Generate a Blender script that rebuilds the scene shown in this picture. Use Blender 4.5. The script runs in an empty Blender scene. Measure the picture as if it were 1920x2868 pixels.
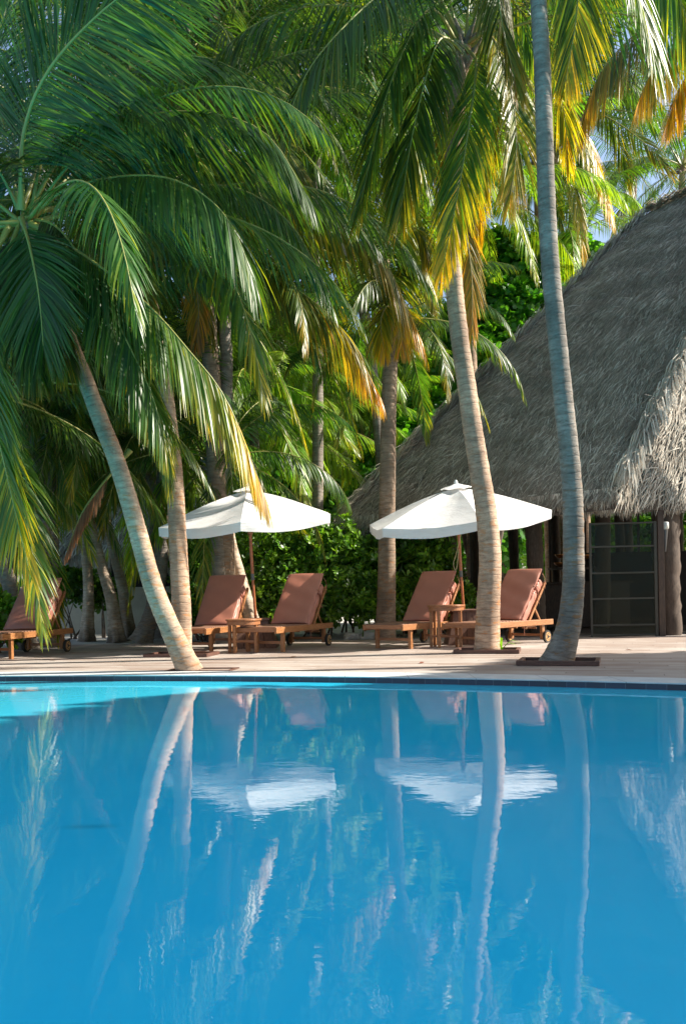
import bpy, bmesh, math, random
import numpy as np
from mathutils import Vector, Matrix
R = math.radians
C = bpy.context.scene.collection
scene = bpy.context.scene

# ------------------------------------------------------------------ camera
FPX, HX, HY, ROLL, CZ = 2400.0, 960.0, 1665.0, R(1.1), 0.80
cam_d = bpy.data.cameras.new('camera'); cam = bpy.data.objects.new('camera', cam_d); C.objects.link(cam)
cam_d.sensor_width = 36; cam_d.sensor_height = 36; cam_d.sensor_fit = 'AUTO'
cam_d.lens = FPX / 2868 * 36
cam_d.shift_y = (HY - 1434) / 2868
cam_d.clip_start = 0.05; cam_d.clip_end = 500
cr, sr = math.cos(ROLL), math.sin(ROLL)
cam.matrix_world = Matrix(((cr, sr, 0, 0), (0, 0, -1, 0), (-sr, cr, 0, CZ), (0, 0, 0, 1)))
scene.camera = cam

# ------------------------------------------------------------------ sky and sun
SUN_EL, SUN_AZ = R(38), R(4)          # azimuth from +X towards +Y
world = bpy.data.worlds.new('World'); scene.world = world; world.use_nodes = True
wn = world.node_tree.nodes; wl = world.node_tree.links
sky = wn.new('ShaderNodeTexSky'); sky.sky_type = 'NISHITA'; sky.sun_disc = False
sky.sun_elevation = SUN_EL; sky.sun_rotation = R(90) - SUN_AZ
sky.air_density = 1.0; sky.dust_density = 2.2; sky.ozone_density = 1.0
bg = wn['Background']; bg.inputs['Strength'].default_value = 0.112
wl.new(sky.outputs['Color'], bg.inputs['Color'])
sund = bpy.data.lights.new('sun', 'SUN'); sund.energy = 5.0; sund.angle = R(0.5); sund.color = (1, 0.93, 0.82)
sun = bpy.data.objects.new('sun', sund); C.objects.link(sun)
SD = Vector((math.cos(SUN_EL) * math.cos(SUN_AZ), math.cos(SUN_EL) * math.sin(SUN_AZ), math.sin(SUN_EL)))
sun.rotation_euler = SD.to_track_quat('Z', 'Y').to_euler()
sun.location = SD * 40
vs = scene.view_settings
vs.view_transform = 'Standard'; vs.look = 'None'; vs.gamma = 1; vs.exposure = 1.18
scene.cycles.use_denoising = True
scene.cycles.max_bounces = 7; scene.cycles.diffuse_bounces = 3; scene.cycles.transparent_max_bounces = 8
scene.cycles.transmission_bounces = 4; scene.cycles.glossy_bounces = 3
scene.cycles.caustics_reflective = False; scene.cycles.caustics_refractive = False
scene.cycles.sample_clamp_indirect = 4


# ------------------------------------------------------------------ helpers
def P(px, py, Y):
    dx, dy = px - HX, py - HY
    return np.array([(dx * cr - dy * sr) / FPX * Y, Y, CZ - (dx * sr + dy * cr) / FPX * Y])
def D(dx, dy, Y): return P(dx * 1.22449, dy * 1.22449, Y)
def G(px, py, z=0.0):
    dx, dy = px - HX, py - HY
    Y = (CZ - z) * FPX / (dx * sr + dy * cr)
    return P(px, py, Y)
def edgeY(x):
    if x < -6: return edgeY(-6) + (-6 - x) * 0.02
    if x > 6: return edgeY(6) - (x - 6) * 0.6
    return 8.3 - .33 * x - .03 * x * x
def nrm(a):
    a = np.asarray(a, float)
    return a / (np.linalg.norm(a, axis=-1, keepdims=True) + 1e-9)

def tag(o, label=None, cat=None, group=None, kind=None):
    if label: o['label'] = label
    if cat: o['category'] = cat
    if group: o['group'] = group
    if kind: o['kind'] = kind
    return o
def thing(name, label, cat, loc=(0, 0, 0), rz=0, group=None):
    o = bpy.data.objects.new(name, None); C.objects.link(o)
    o.location = tuple(float(v) for v in loc); o.rotation_euler = (0, 0, rz)
    return tag(o, label, cat, group)
def link(name, me, mats, parent=None, loc=None):
    for m in (mats if isinstance(mats, (list, tuple)) else [mats]): me.materials.append(m)
    o = bpy.data.objects.new(name, me); C.objects.link(o)
    if parent: o.parent = parent
    if loc is not None: o.location = tuple(float(v) for v in loc)
    return o
def dup(o, parent=None):
    c = o.copy(); C.objects.link(c); c.parent = parent
    for ch in o.children: dup(ch, c)
    return c

class MB:
    """collects verts/faces as numpy blocks, one mesh at the end"""
    def __init__(s): s.V = []; s.F = []; s.T = []; s.M = []; s.A = {}; s.n = 0
    def add(s, v_, f, mat=0, **attrs):
        v = np.asarray(v_, np.float32).reshape(-1, 3); f = np.asarray(f, np.int32)
        s.V.append(v); s.F.append((f + s.n).ravel()); s.T.append(np.full(len(f), f.shape[1], np.int32))
        s.M.append(np.full(len(f), mat, np.int32))
        for k in set(list(attrs) + list(s.A)):
            a = s.A.setdefault(k, [np.zeros(s.n, np.float32)] if s.n else [])
            x = attrs.get(k, 0.0)
            a.append(np.broadcast_to(np.asarray(x, np.float32), (len(v),)).astype(np.float32))
        s.n += len(v)
    def mesh(s, name, smooth=True, off=None):
        V = np.concatenate(s.V); F = np.concatenate(s.F); T = np.concatenate(s.T); M = np.concatenate(s.M)
        if off is not None: V = V - np.asarray(off, np.float32)
        me = bpy.data.meshes.new(name)
        me.vertices.add(len(V)); me.vertices.foreach_set('co', V.ravel())
        me.loops.add(len(F)); me.loops.foreach_set('vertex_index', F)
        me.polygons.add(len(T)); me.polygons.foreach_set('loop_start', np.concatenate([[0], np.cumsum(T)[:-1]]).astype(np.int32))
        me.polygons.foreach_set('loop_total', T); me.polygons.foreach_set('material_index', M)
        me.polygons.foreach_set('use_smooth', np.full(len(T), smooth))
        for k, a in s.A.items():
            at = me.attributes.new(k, 'FLOAT', 'POINT'); at.data.foreach_set('value', np.concatenate(a))
        me.update(); me.validate()
        return me

def spline(pts, n):
    pts = np.asarray(pts, float)
    q = np.vstack([2 * pts[0] - pts[1], pts, 2 * pts[-1] - pts[-2]])
    out = []
    k = len(pts) - 1
    for u in np.linspace(0, k, n):
        i = min(int(u), k - 1); t = u - i
        a, b, c, d = q[i], q[i + 1], q[i + 2], q[i + 3]
        out.append(.5 * ((2 * b) + (-a + c) * t + (2 * a - 5 * b + 4 * c - d) * t * t + (-a + 3 * b - 3 * c + d) * t ** 3))
    return np.array(out)
def tube(mb, pts, rad, sides=8, mat=0, cap=True, **attrs):
    pts = np.asarray(pts, float); n = len(pts)
    rad = np.broadcast_to(np.asarray(rad, float), (n,)) if np.ndim(rad) < 2 else rad
    T = nrm(np.gradient(pts, axis=0))
    ref = np.array([0, 0, 1.]) if abs(T[0][2]) < .9 else np.array([0, 1., 0])
    S = nrm(np.cross(T[0], ref)); ang = np.arange(sides) * 2 * math.pi / sides
    V = []
    for i in range(n):
        S = nrm(S - np.dot(S, T[i]) * T[i]); B = np.cross(T[i], S)
        r = rad[i]
        V.append(pts[i] + (np.cos(ang)[:, None] * S + np.sin(ang)[:, None] * B) * (r if np.ndim(r) == 0 else r[:, None]))
    V = np.concatenate(V)
    i, j = np.meshgrid(np.arange(n - 1), np.arange(sides), indexing='ij'); i = i.ravel(); j = j.ravel(); j2 = (j + 1) % sides
    F = np.stack([i * sides + j, i * sides + j2, (i + 1) * sides + j2, (i + 1) * sides + j], 1)
    at = {k: (np.repeat(x, sides) if np.ndim(x) else x) for k, x in attrs.items()}
    mb.add(V, F, mat, **at)
    if cap:
        for e, st in ((0, 0), (n - 1, (n - 1) * sides)):
            ring = V[st:st + sides]
            f = np.arange(sides)[None, :]
            mb.add(ring, f if e else f[:, ::-1], mat, **{k: (x[e] if np.ndim(x) else x) for k, x in attrs.items()})
def bxm(mb, c, s, rot=None, mat=0, **attrs):
    v = np.array([[x, y, z] for x in (-.5, .5) for y in (-.5, .5) for z in (-.5, .5)]) * np.array(s)
    if rot is not None: v = v @ np.array(rot.to_3x3()).T
    f = [[0, 1, 3, 2], [4, 6, 7, 5], [0, 4, 5, 1], [2, 3, 7, 6], [0, 2, 6, 4], [1, 5, 7, 3]]
    mb.add(v + np.array(c), f, mat, **attrs)
def bevel_mesh(me, w, seg=2, ang=30):
    bm = bmesh.new(); bm.from_mesh(me)
    bmesh.ops.remove_doubles(bm, verts=bm.verts, dist=1e-5)
    es = [e for e in bm.edges if len(e.link_faces) == 2 and e.calc_face_angle(0) > R(ang)]
    bmesh.ops.bevel(bm, geom=es, offset=w, segments=seg, affect='EDGES', profile=.5)
    bmesh.ops.recalc_face_normals(bm, faces=bm.faces)
    bm.to_mesh(me); bm.free(); me.update()
    return me
def boxes(name, lst, mat, parent=None, bev=.006, smooth=False, off=None, seg=2):
    mb = MB()
    for b in lst:
        bxm(mb, b[0], b[1], b[2] if len(b) > 2 else None)
    me = mb.mesh(name, smooth, off)
    if bev: bevel_mesh(me, bev, seg)
    return link(name, me, mat, parent)

# ------------------------------------------------------------------ materials
def newmat(name):
    m = bpy.data.materials.new(name); m.use_nodes = True
    nt = m.node_tree; nt.nodes.clear()
    out = nt.nodes.new('ShaderNodeOutputMaterial')
    return m, nt, out
class N:
    def __init__(s, nt): s.nt = nt
    def __call__(s, t, **kw):
        n = s.nt.nodes.new(t)
        for k, v in kw.items():
            if k.startswith('_'): setattr(n, k[1:], v)
            else:
                key = k.replace('__', ' ')
                inp = n.inputs[int(key[1:])] if key[0] == 'i' and key[1:].isdigit() else n.inputs[key]
                if isinstance(v, bpy.types.NodeSocket): s.nt.links.new(v, inp)
                else: inp.default_value = v
        return n
def col(c): return (c[0], c[1], c[2], 1)
def mixc(n, fac, a, b, mode='MIX'):
    m = n('ShaderNodeMix', _data_type='RGBA', _blend_type=mode)
    for i, v in ((0, fac), (6, a), (7, b)):
        if isinstance(v, bpy.types.NodeSocket): n.nt.links.new(v, m.inputs[i])
        else: m.inputs[i].default_value = v if i == 0 else col(v)
    return m.outputs[2]
def ramp(n, fac, stops, interp='LINEAR'):
    r = n('ShaderNodeValToRGB'); n.nt.links.new(fac, r.inputs[0])
    cr_ = r.color_ramp; cr_.interpolation = interp
    while len(cr_.elements) < len(stops): cr_.elements.new(.5)
    for e, (p, c) in zip(cr_.elements, stops):
        e.position = p; e.color = col(c) if not np.isscalar(c) else (c, c, c, 1)
    return r.outputs[0]
def mth(n, op, a, b=0.0, clamp=False):
    m = n('ShaderNodeMath', _operation=op, _use_clamp=clamp)
    for i, v in ((0, a), (1, b)):
        if isinstance(v, bpy.types.NodeSocket): n.nt.links.new(v, m.inputs[i])
        else: m.inputs[i].default_value = v
    return m.outputs[0]
def noise(n, vec, scale, detail=3, rough=.55, mapping=None):
    if mapping is not None:
        vec = n('ShaderNodeMapping', Vector=vec, Scale=mapping).outputs[0]
    return n('ShaderNodeTexNoise', Vector=vec, Scale=scale, Detail=detail, Roughness=rough).outputs[0]
def attr(n, name): return n('ShaderNodeAttribute', _attribute_name=name).outputs['Fac']

def leaf_mat(name, stops, trans=.38, rough=.38, tcol=(1.5, 1.5, .55), spec=.5):
    """stops: colour along the 'yel' attribute; translucent blade with a waxy gloss"""
    m, nt, out = newmat(name); n = N(nt)
    yel = attr(n, 'yel'); rnd = attr(n, 'rnd')
    oi = n('ShaderNodeObjectInfo').outputs['Random']
    c = ramp(n, yel, stops)
    v = mth(n, 'ADD', mth(n, 'MULTIPLY', rnd, .7), mth(n, 'ADD', mth(n, 'MULTIPLY', oi, .35), .5))
    hs = n('ShaderNodeHueSaturation', Hue=.5, Saturation=1.0, Value=v, Color=c)
    nt.links.new(mth(n, 'ADD', mth(n, 'MULTIPLY', mth(n, 'SUBTRACT', oi, .5), .035), .5), hs.inputs['Hue'])
    c = hs.outputs[0]
    b = n('ShaderNodeBsdfPrincipled', Base__Color=c, Roughness=rough)
    b.inputs['Specular IOR Level'].default_value = spec
    t = n('ShaderNodeBsdfTranslucent')
    nt.links.new(mixc(n, 1.0, c, tcol, 'MULTIPLY'), t.inputs['Color'])
    mx = n('ShaderNodeMixShader', Fac=trans); nt.links.new(b.outputs[0], mx.inputs[1]); nt.links.new(t.outputs[0], mx.inputs[2])
    nt.links.new(mx.outputs[0], out.inputs[0])
    return m
M_FROND = leaf_mat('palm_leaf', [(0, (.021, .070, .017)), (.35, (.065, .13, .016)), (.6, (.30, .26, .02)), (.82, (.56, .33, .02)), (1, (.34, .24, .12))], trans=.42, tcol=(2.4, 2.1, .5))
M_FRONDLIT = leaf_mat('sunlit_palm_leaf', [(0, (.10, .22, .025)), (.35, (.20, .33, .03)), (.6, (.36, .33, .03)), (1, (.5, .32, .05))], trans=.45, tcol=(2.2, 2.0, .5))  # palm leaf brightened in its colour to read as sunlit
M_DEAD = leaf_mat('dead_leaf', [(0, (.19, .07, .03)), (1, (.28, .11, .05))], trans=.15, rough=.7)
M_BROAD = leaf_mat('broad_leaf', [(0, (.035, .11, .02)), (.5, (.085, .22, .025)), (1, (.18, .36, .035))], trans=.34, rough=.33, tcol=(2.0, 2.1, .5))
M_BRIGHT = leaf_mat('bright_leaf', [(0, (.05, .15, .015)), (.5, (.10, .26, .02)), (1, (.22, .42, .04))], trans=.38, rough=.35, tcol=(1.7, 1.7, .5))

def mat_rachis():
    m, nt, out = newmat('palm_rachis'); n = N(nt)
    c = ramp(n, attr(n, 'yel'), [(0, (.10, .14, .03)), (.5, (.28, .27, .06)), (1, (.35, .24, .10))])
    b = n('ShaderNodeBsdfPrincipled', Base__Color=c, Roughness=.45); nt.links.new(b.outputs[0], out.inputs[0]); return m
M_RACHIS = mat_rachis()

def mat_bark(name, tint=(1, 1, 1), lichen=1.0, dark=1.0, root=0.0):
    m, nt, out = newmat(name); n = N(nt)
    oc = n('ShaderNodeTexCoord').outputs['Object']; v = attr(n, 'v'); oi = n('ShaderNodeObjectInfo').outputs['Random']
    off = mth(n, 'MULTIPLY', oi, 40.)
    comb = n('ShaderNodeVectorMath', _operation='ADD', i0=oc); nt.links.new(off, comb.inputs[1]); oc2 = comb.outputs[0]
    big = noise(n, oc2, 2.2, 4, .6)
    hor = noise(n, oc2, 7, 4, .65, (1, 1, 4.5))
    fine = noise(n, oc2, 38, 3, .7, (1, 1, 2.5))
    c = ramp(n, hor, [(.28, (.20 * dark, .155 * dark, .12 * dark)), (.5, (.40 * dark, .335 * dark, .27 * dark)), (.72, (.62 * dark, .55 * dark, .47 * dark))])
    c = mixc(n, ramp(n, fine, [(.35, 0.0), (.7, .55)]), c, (.58 * dark, .53 * dark, .46 * dark))
    c = mixc(n, ramp(n, big, [(.35, .55), (.6, 0.0)]), c, (.12 * dark, .10 * dark, .085 * dark))
    # leaf scar rings
    ring = n('ShaderNodeTexWave', _wave_type='BANDS', _bands_direction='Z', Scale=1.0, Distortion=0.0)
    vv = mth(n, 'ADD', mth(n, 'MULTIPLY', v, 9.0), mth(n, 'MULTIPLY', noise(n, oc2, 3.5, 2), .8))
    fr = mth(n, 'FRACT', vv)
    line = ramp(n, fr, [(0, 1.0), (.10, .15), (.22, 0.0), (.9, 0.0), (1, .8)])
    c = mixc(n, mth(n, 'MULTIPLY', line, ramp(n, noise(n, oc2, 5, 3, .6, (1, 1, .6)), [(.40, .04), (.70, .5)])), c, (.09, .07, .055))
    # orange lichen broken into bands
    lm = ramp(n, noise(n, oc2, 6.5, 3, .6, (1, 1, 3.2)), [(.56, 0.0), (.62, 1.0)])
    hm = ramp(n, mth(n, 'MULTIPLY', v, .25), [(0.0, .45), (.08, 1.0), (.55, .75), (.9, 0.0)])
    c = mixc(n, mth(n, 'MULTIPLY', mth(n, 'MULTIPLY', lm, hm), .6 * lichen, True), c, (.46, .22, .075))
    c = mixc(n, 1.0, c, tint, 'MULTIPLY')
    if root:
        rm = mth(n, 'SUBTRACT', mth(n, 'MULTIPLY', mth(n, 'SUBTRACT', root, v), 2.5), mth(n, 'MULTIPLY', big, 1.2), True)
        c = mixc(n, rm, c, mixc(n, ramp(n, fine, [(.4, 0.0), (.7, 1.0)]), (.035, .028, .024), (.13, .115, .10)))
    h = mth(n, 'ADD', mth(n, 'MULTIPLY', hor, .5), mth(n, 'MULTIPLY', fine, .35))
    h = mth(n, 'SUBTRACT', h, mth(n, 'MULTIPLY', line, .5))
    bp = n('ShaderNodeBump', Strength=.7, Distance=.012, Height=h)
    b = n('ShaderNodeBsdfPrincipled', Base__Color=c, Roughness=.85, Normal=bp.outputs[0])
    b.inputs['Specular IOR Level'].default_value = .25
    nt.links.new(b.outputs[0], out.inputs[0]); return m
M_BARK = mat_bark('palm_bark', (1.0, .81, .68))
M_BARKB = mat_bark('palm_bark_brown', (.62, .52, .44), 1.0)
M_BARKR = mat_bark('palm_bark_rooted', (1.15, 1.05, .95), .5, root=.6)
M_BARKG = mat_bark('palm_bark_grey', (.58, .58, .58), 1.2)
M_BARKD = mat_bark('palm_bark_dark', (.9, .9, .9), .5, .6)

def mat_wood(name, a, b_, rough=.5, scale=1.0, along=(1, 6, 6), bump=.3):
    m, nt, out = newmat(name); n = N(nt)
    oc = n('ShaderNodeTexCoord').outputs['Object']; oi = n('ShaderNodeObjectInfo').outputs['Random']
    comb = n('ShaderNodeVectorMath', _operation='ADD', i0=oc); nt.links.new(mth(n, 'MULTIPLY', oi, 17.), comb.inputs[1])
    g = noise(n, comb.outputs[0], 9 * scale, 4, .6, along)
    c = mixc(n, ramp(n, g, [(.3, 0.0), (.7, 1.0)]), a, b_)
    bp = n('ShaderNodeBump', Strength=bump, Distance=.002, Height=g)
    b = n('ShaderNodeBsdfPrincipled', Base__Color=c, Roughness=rough, Normal=bp.outputs[0])
    nt.links.new(b.outputs[0], out.inputs[0]); return m
M_TEAK = mat_wood('teak', (.23, .088, .03), (.41, .185, .07), .42, along=(7, 1, 7))
M_TEAKX = mat_wood('teak_cross', (.22, .085, .035), (.39, .17, .07), .45, along=(1, 7, 7))
M_SLAT = mat_wood('teak_slat', (.17, .085, .05), (.30, .16, .10), .55, along=(1, 7, 7))
M_POLE = mat_wood('umbrella_wood', (.30, .085, .03), (.46, .16, .06), .35, along=(7, 7, 1))
M_DARKW = mat_wood('dark_wood', (.035, .022, .016), (.085, .055, .038), .6, along=(6, 6, 1))
M_BASEW = mat_wood('base_wood', (.10, .05, .035), (.20, .11, .075), .6, along=(6, 6, 1))
M_FRAMEW = mat_wood('grate_wood', (.07, .03, .02), (.14, .065, .045), .5, along=(2, 2, 6))
M_POST = mat_wood('post_wood', (.04, .026, .018), (.11, .075, .052), .75, along=(6, 6, 1), bump=.6)
def simple(name, c, rough=.5, metal=0, **kw):
    m, nt, out = newmat(name); n = N(nt)
    oc = n('ShaderNodeTexCoord').outputs['Object']
    g = noise(n, oc, kw.get('scale', 14), 3)
    cc = mixc(n, ramp(n, g, [(.35, 0.0), (.7, 1.0)]), [x * kw.get('lo', .82) for x in c], c)
    bp = n('ShaderNodeBump', Strength=kw.get('bump', .15), Distance=kw.get('dist', .003), Height=g)
    b = n('ShaderNodeBsdfPrincipled', Base__Color=cc, Roughness=rough, Metallic=metal, Normal=bp.outputs[0])
    nt.links.new(b.outputs[0], out.inputs[0]); return m
M_CUSH = simple('cushion_vinyl', (.38, .15, .10), .42, scale=5, lo=.9, bump=.25, dist=.006)
M_PIPE = simple('cushion_side', (.50, .21, .15), .4, scale=9)
M_TYRE = simple('tyre', (.03, .028, .025), .7)
M_HUB = simple('wheel_wood', (.50, .28, .11), .45)
M_STRAP = simple('strap', (.33, .13, .08), .6)
M_WALL = simple('painted_wall', (.42, .43, .38), .85, scale=3, lo=.8)
M_METAL = simple('lamp_metal', (.12, .12, .12), .4, .6)
M_LAMPW = simple('lamp_white', (.55, .55, .5), .5)
M_ROPE = simple('rope', (.45, .38, .22), .8)
M_STONE = simple('garden_rock', (.5, .5, .46), .85, scale=6, lo=.6, bump=.5, dist=.02)
M_BRANCH = simple('branch_bark', (.16, .12, .09), .85, scale=10, lo=.5, bump=.5)
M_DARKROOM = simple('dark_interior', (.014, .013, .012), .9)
M_FLOORIN = simple('interior_floor', (.10, .085, .07), .6)
M_SOIL = simple('dark_soil', (.07, .05, .035), .95, scale=40, lo=.4, bump=1, dist=.02)
M_NAVY = simple('navy_cloth', (.02, .035, .08), .8)
M_COPPER = simple('copper', (.75, .33, .12), .28, .9)

def mat_canvas():
    m, nt, out = newmat('white_canvas'); n = N(nt)
    oc = n('ShaderNodeTexCoord').outputs['Object']
    g = noise(n, oc, 3.2, 4, .6, (1, 1, 3))
    f = noise(n, oc, 26, 3, .6, (1, 1, 4))
    c = mixc(n, ramp(n, g, [(.35, 0.0), (.65, 1.0)]), (.80, .79, .77), (.86, .86, .85))
    h = mth(n, 'ADD', g, mth(n, 'MULTIPLY', f, .25))
    bp = n('ShaderNodeBump', Strength=.55, Distance=.02, Height=h)
    b = n('ShaderNodeBsdfPrincipled', Base__Color=c, Roughness=.85, Normal=bp.outputs[0])
    b.inputs['Specular IOR Level'].default_value = .2
    t = n('ShaderNodeBsdfTranslucent', Color=col((.8, .78, .75)))
    mx = n('ShaderNodeMixShader', Fac=.18); nt.links.new(b.outputs[0], mx.inputs[1]); nt.links.new(t.outputs[0], mx.inputs[2])
    nt.links.new(mx.outputs[0], out.inputs[0]); return m
M_CANVAS = mat_canvas()

def mat_deck():
    m, nt, out = newmat('weathered_deck'); n = N(nt)
    oc = n('ShaderNodeTexCoord').outputs['Object']
    mp = n('ShaderNodeMapping', Vector=oc); mp.inputs['Rotation'].default_value = (0, 0, R(17))
    sx = n('ShaderNodeSeparateXYZ', Vector=mp.outputs[0])
    yy = mth(n, 'DIVIDE', sx.outputs[1], .125)
    idx = mth(n, 'FLOOR', yy); fr = mth(n, 'FRACT', yy)
    xo = mth(n, 'ADD', mth(n, 'DIVIDE', sx.outputs[0], 2.4), mth(n, 'MULTIPLY', idx, .37))
    xi = mth(n, 'FLOOR', xo); xf = mth(n, 'FRACT', xo)
    wn_ = n('ShaderNodeTexWhiteNoise', _noise_dimensions='2D')
    cb = n('ShaderNodeCombineXYZ', X=idx, Y=xi); nt.links.new(cb.outputs[0], wn_.inputs['Vector'])
    gr = noise(n, mp.outputs[0], 6, 5, .65, (.35, 9, 1))
    big = noise(n, oc, .7, 3, .6)
    c = mixc(n, ramp(n, gr, [(.3, 0.0), (.7, 1.0)]), (.29, .245, .21), (.53, .485, .44))
    c = mixc(n, ramp(n, wn_.outputs[0], [(0, .0), (1, .85)]), c, (.23, .145, .105))
    c = mixc(n, ramp(n, big, [(.4, 0.0), (.7, .45)]), c, (.60, .55, .49))
    c = mixc(n, ramp(n, noise(n, oc, 1.7, 4, .65), [(.48, 0.0), (.66, .5)]), c, (.27, .19, .145))
    gap = mth(n, 'MAXIMUM', mth(n, 'LESS_THAN', fr, .05), mth(n, 'LESS_THAN', xf, .003))
    c = mixc(n, mth(n, 'MULTIPLY', gap, .85), c, (.06, .045, .035))
    h = mth(n, 'SUBTRACT', mth(n, 'MULTIPLY', gr, .4), gap)
    bp = n('ShaderNodeBump', Strength=.5, Distance=.004, Height=h)
    b = n('ShaderNodeBsdfPrincipled', Base__Color=c, Roughness=.62, Normal=bp.outputs[0])
    nt.links.new(b.outputs[0], out.inputs[0]); return m
def mat_sand():
    m, nt, out = newmat('coral_sand'); n = N(nt)
    oc = n('ShaderNodeTexCoord').outputs['Object']
    g = noise(n, oc, 1.2, 5, .65); f = noise(n, oc, 22, 4, .7)
    c = mixc(n, ramp(n, g, [(.42, 0.0), (.62, 1.0)]), (.52, .49, .44), (.66, .63, .57))
    c = mixc(n, ramp(n, f, [(.58, 0.0), (.66, .8)]), c, (.17, .12, .08))
    bp = n('ShaderNodeBump', Strength=.8, Distance=.03, Height=mth(n, 'ADD', g, mth(n, 'MULTIPLY', f, .4)))
    b = n('ShaderNodeBsdfPrincipled', Base__Color=c, Roughness=.9, Normal=bp.outputs[0])
    nt.links.new(b.outputs[0], out.inputs[0]); return m
def mat_coping():
    m, nt, out = newmat('pale_coping'); n = N(nt)
    oc = n('ShaderNodeTexCoord').outputs['Object']
    g = noise(n, oc, 5, 4, .6); f = noise(n, oc, 60, 2, .7)
    c = mixc(n, ramp(n, g, [(.35, 0.0), (.7, 1.0)]), (.50, .53, .53), (.66, .68, .66))
    c = mixc(n, ramp(n, f, [(.6, 0.0), (.75, .35)]), c, (.30, .31, .31))
    xx = n('ShaderNodeSeparateXYZ', Vector=oc).outputs[0]
    jt = mth(n, 'LESS_THAN', mth(n, 'FRACT', mth(n, 'DIVIDE', xx, .6)), .014)
    c = mixc(n, mth(n, 'MULTIPLY', jt, .6), c, (.2, .21, .21))
    bp = n('ShaderNodeBump', Strength=.3, Distance=.003, Height=f)
    b = n('ShaderNodeBsdfPrincipled', Base__Color=c, Roughness=.55, Normal=bp.outputs[0])
    nt.links.new(b.outputs[0], out.inputs[0]); return m
def mat_tile():
    m, nt, out = newmat('navy_tile'); n = N(nt)
    oc = n('ShaderNodeTexCoord').outputs['Object']
    x = n('ShaderNodeSeparateXYZ', Vector=oc).outputs[0]
    q = mth(n, 'DIVIDE', x, .15); fr = mth(n, 'FRACT', q); ix = mth(n, 'FLOOR', q)
    w = n('ShaderNodeTexWhiteNoise', _noise_dimensions='1D', W=ix)
    c = mixc(n, w.outputs[0], (.012, .022, .045), (.02, .04, .075))
    c = mixc(n, mth(n, 'MULTIPLY', mth(n, 'LESS_THAN', fr, .03), .6), c, (.12, .15, .17))
    b = n('ShaderNodeBsdfPrincipled', Base__Color=c, Roughness=.25)
    nt.links.new(b.outputs[0], out.inputs[0]); return m
def mat_water():
    m, nt, out = newmat('pool_water'); n = N(nt)
    oc = n('ShaderNodeTexCoord').outputs['Object']
    a = noise(n, oc, 1.6, 2, .5, (1.0, 1.5, 1))
    b1 = noise(n, oc, 9, 3, .5, (.75, 1.3, 1))
    h = mth(n, 'ADD', mth(n, 'MULTIPLY', a, 1.6), mth(n, 'MULTIPLY', b1, .85))
    bp = n('ShaderNodeBump', Strength=1.0, Distance=.0007, Height=h)
    body = mixc(n, ramp(n, noise(n, oc, .5, 2), [(.3, 0.0), (.7, 1.0)]), (.022, .60, .92), (.035, .68, .96))
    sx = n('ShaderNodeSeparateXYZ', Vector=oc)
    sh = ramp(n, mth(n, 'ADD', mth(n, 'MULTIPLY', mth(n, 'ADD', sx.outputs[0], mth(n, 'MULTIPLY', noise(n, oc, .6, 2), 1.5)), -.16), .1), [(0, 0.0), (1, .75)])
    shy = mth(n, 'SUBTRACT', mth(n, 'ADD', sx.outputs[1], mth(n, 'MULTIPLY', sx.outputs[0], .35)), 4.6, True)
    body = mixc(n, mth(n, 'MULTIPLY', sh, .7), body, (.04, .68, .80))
    body = mixc(n, mth(n, 'MULTIPLY', sh, mth(n, 'MULTIPLY', shy, 1.3, True)), body, (.10, .22, .265))  # body colour darkened here to offset the direct sun on this strip
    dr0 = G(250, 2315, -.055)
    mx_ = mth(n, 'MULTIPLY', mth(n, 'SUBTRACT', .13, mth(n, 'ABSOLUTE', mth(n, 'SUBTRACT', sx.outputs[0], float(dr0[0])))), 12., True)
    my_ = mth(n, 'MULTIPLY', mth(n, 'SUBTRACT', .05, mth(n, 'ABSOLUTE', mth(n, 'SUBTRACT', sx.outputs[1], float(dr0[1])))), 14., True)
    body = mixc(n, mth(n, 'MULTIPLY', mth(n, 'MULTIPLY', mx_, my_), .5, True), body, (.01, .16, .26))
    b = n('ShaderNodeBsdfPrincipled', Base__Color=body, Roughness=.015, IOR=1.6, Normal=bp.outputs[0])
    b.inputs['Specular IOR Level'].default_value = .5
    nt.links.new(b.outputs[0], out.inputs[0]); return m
def mat_thatch(name, lo, mid, hi):
    m, nt, out = newmat(name); n = N(nt)
    oc = n('ShaderNodeTexCoord').outputs['Object']
    rnd = attr(n, 'rnd')
    c = ramp(n, rnd, [(0, lo), (.5, mid), (1, hi)])
    big = noise(n, oc, .9, 4, .6)
    c = mixc(n, ramp(n, big, [(.35, .45), (.62, 0.0)]), c, lo)
    b = n('ShaderNodeBsdfPrincipled', Base__Color=c, Roughness=.8)
    b.inputs['Specular IOR Level'].default_value = .2
    nt.links.new(b.outputs[0], out.inputs[0]); return m
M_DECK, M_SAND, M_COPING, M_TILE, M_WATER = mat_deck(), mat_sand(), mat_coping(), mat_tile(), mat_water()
M_THATCH = mat_thatch('thatch', (.165, .14, .108), (.34, .295, .235), (.74, .68, .58))
M_THATCHU = simple('thatch_under', (.10, .08, .065), .9, scale=20, lo=.5, bump=.8, dist=.02)
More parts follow.
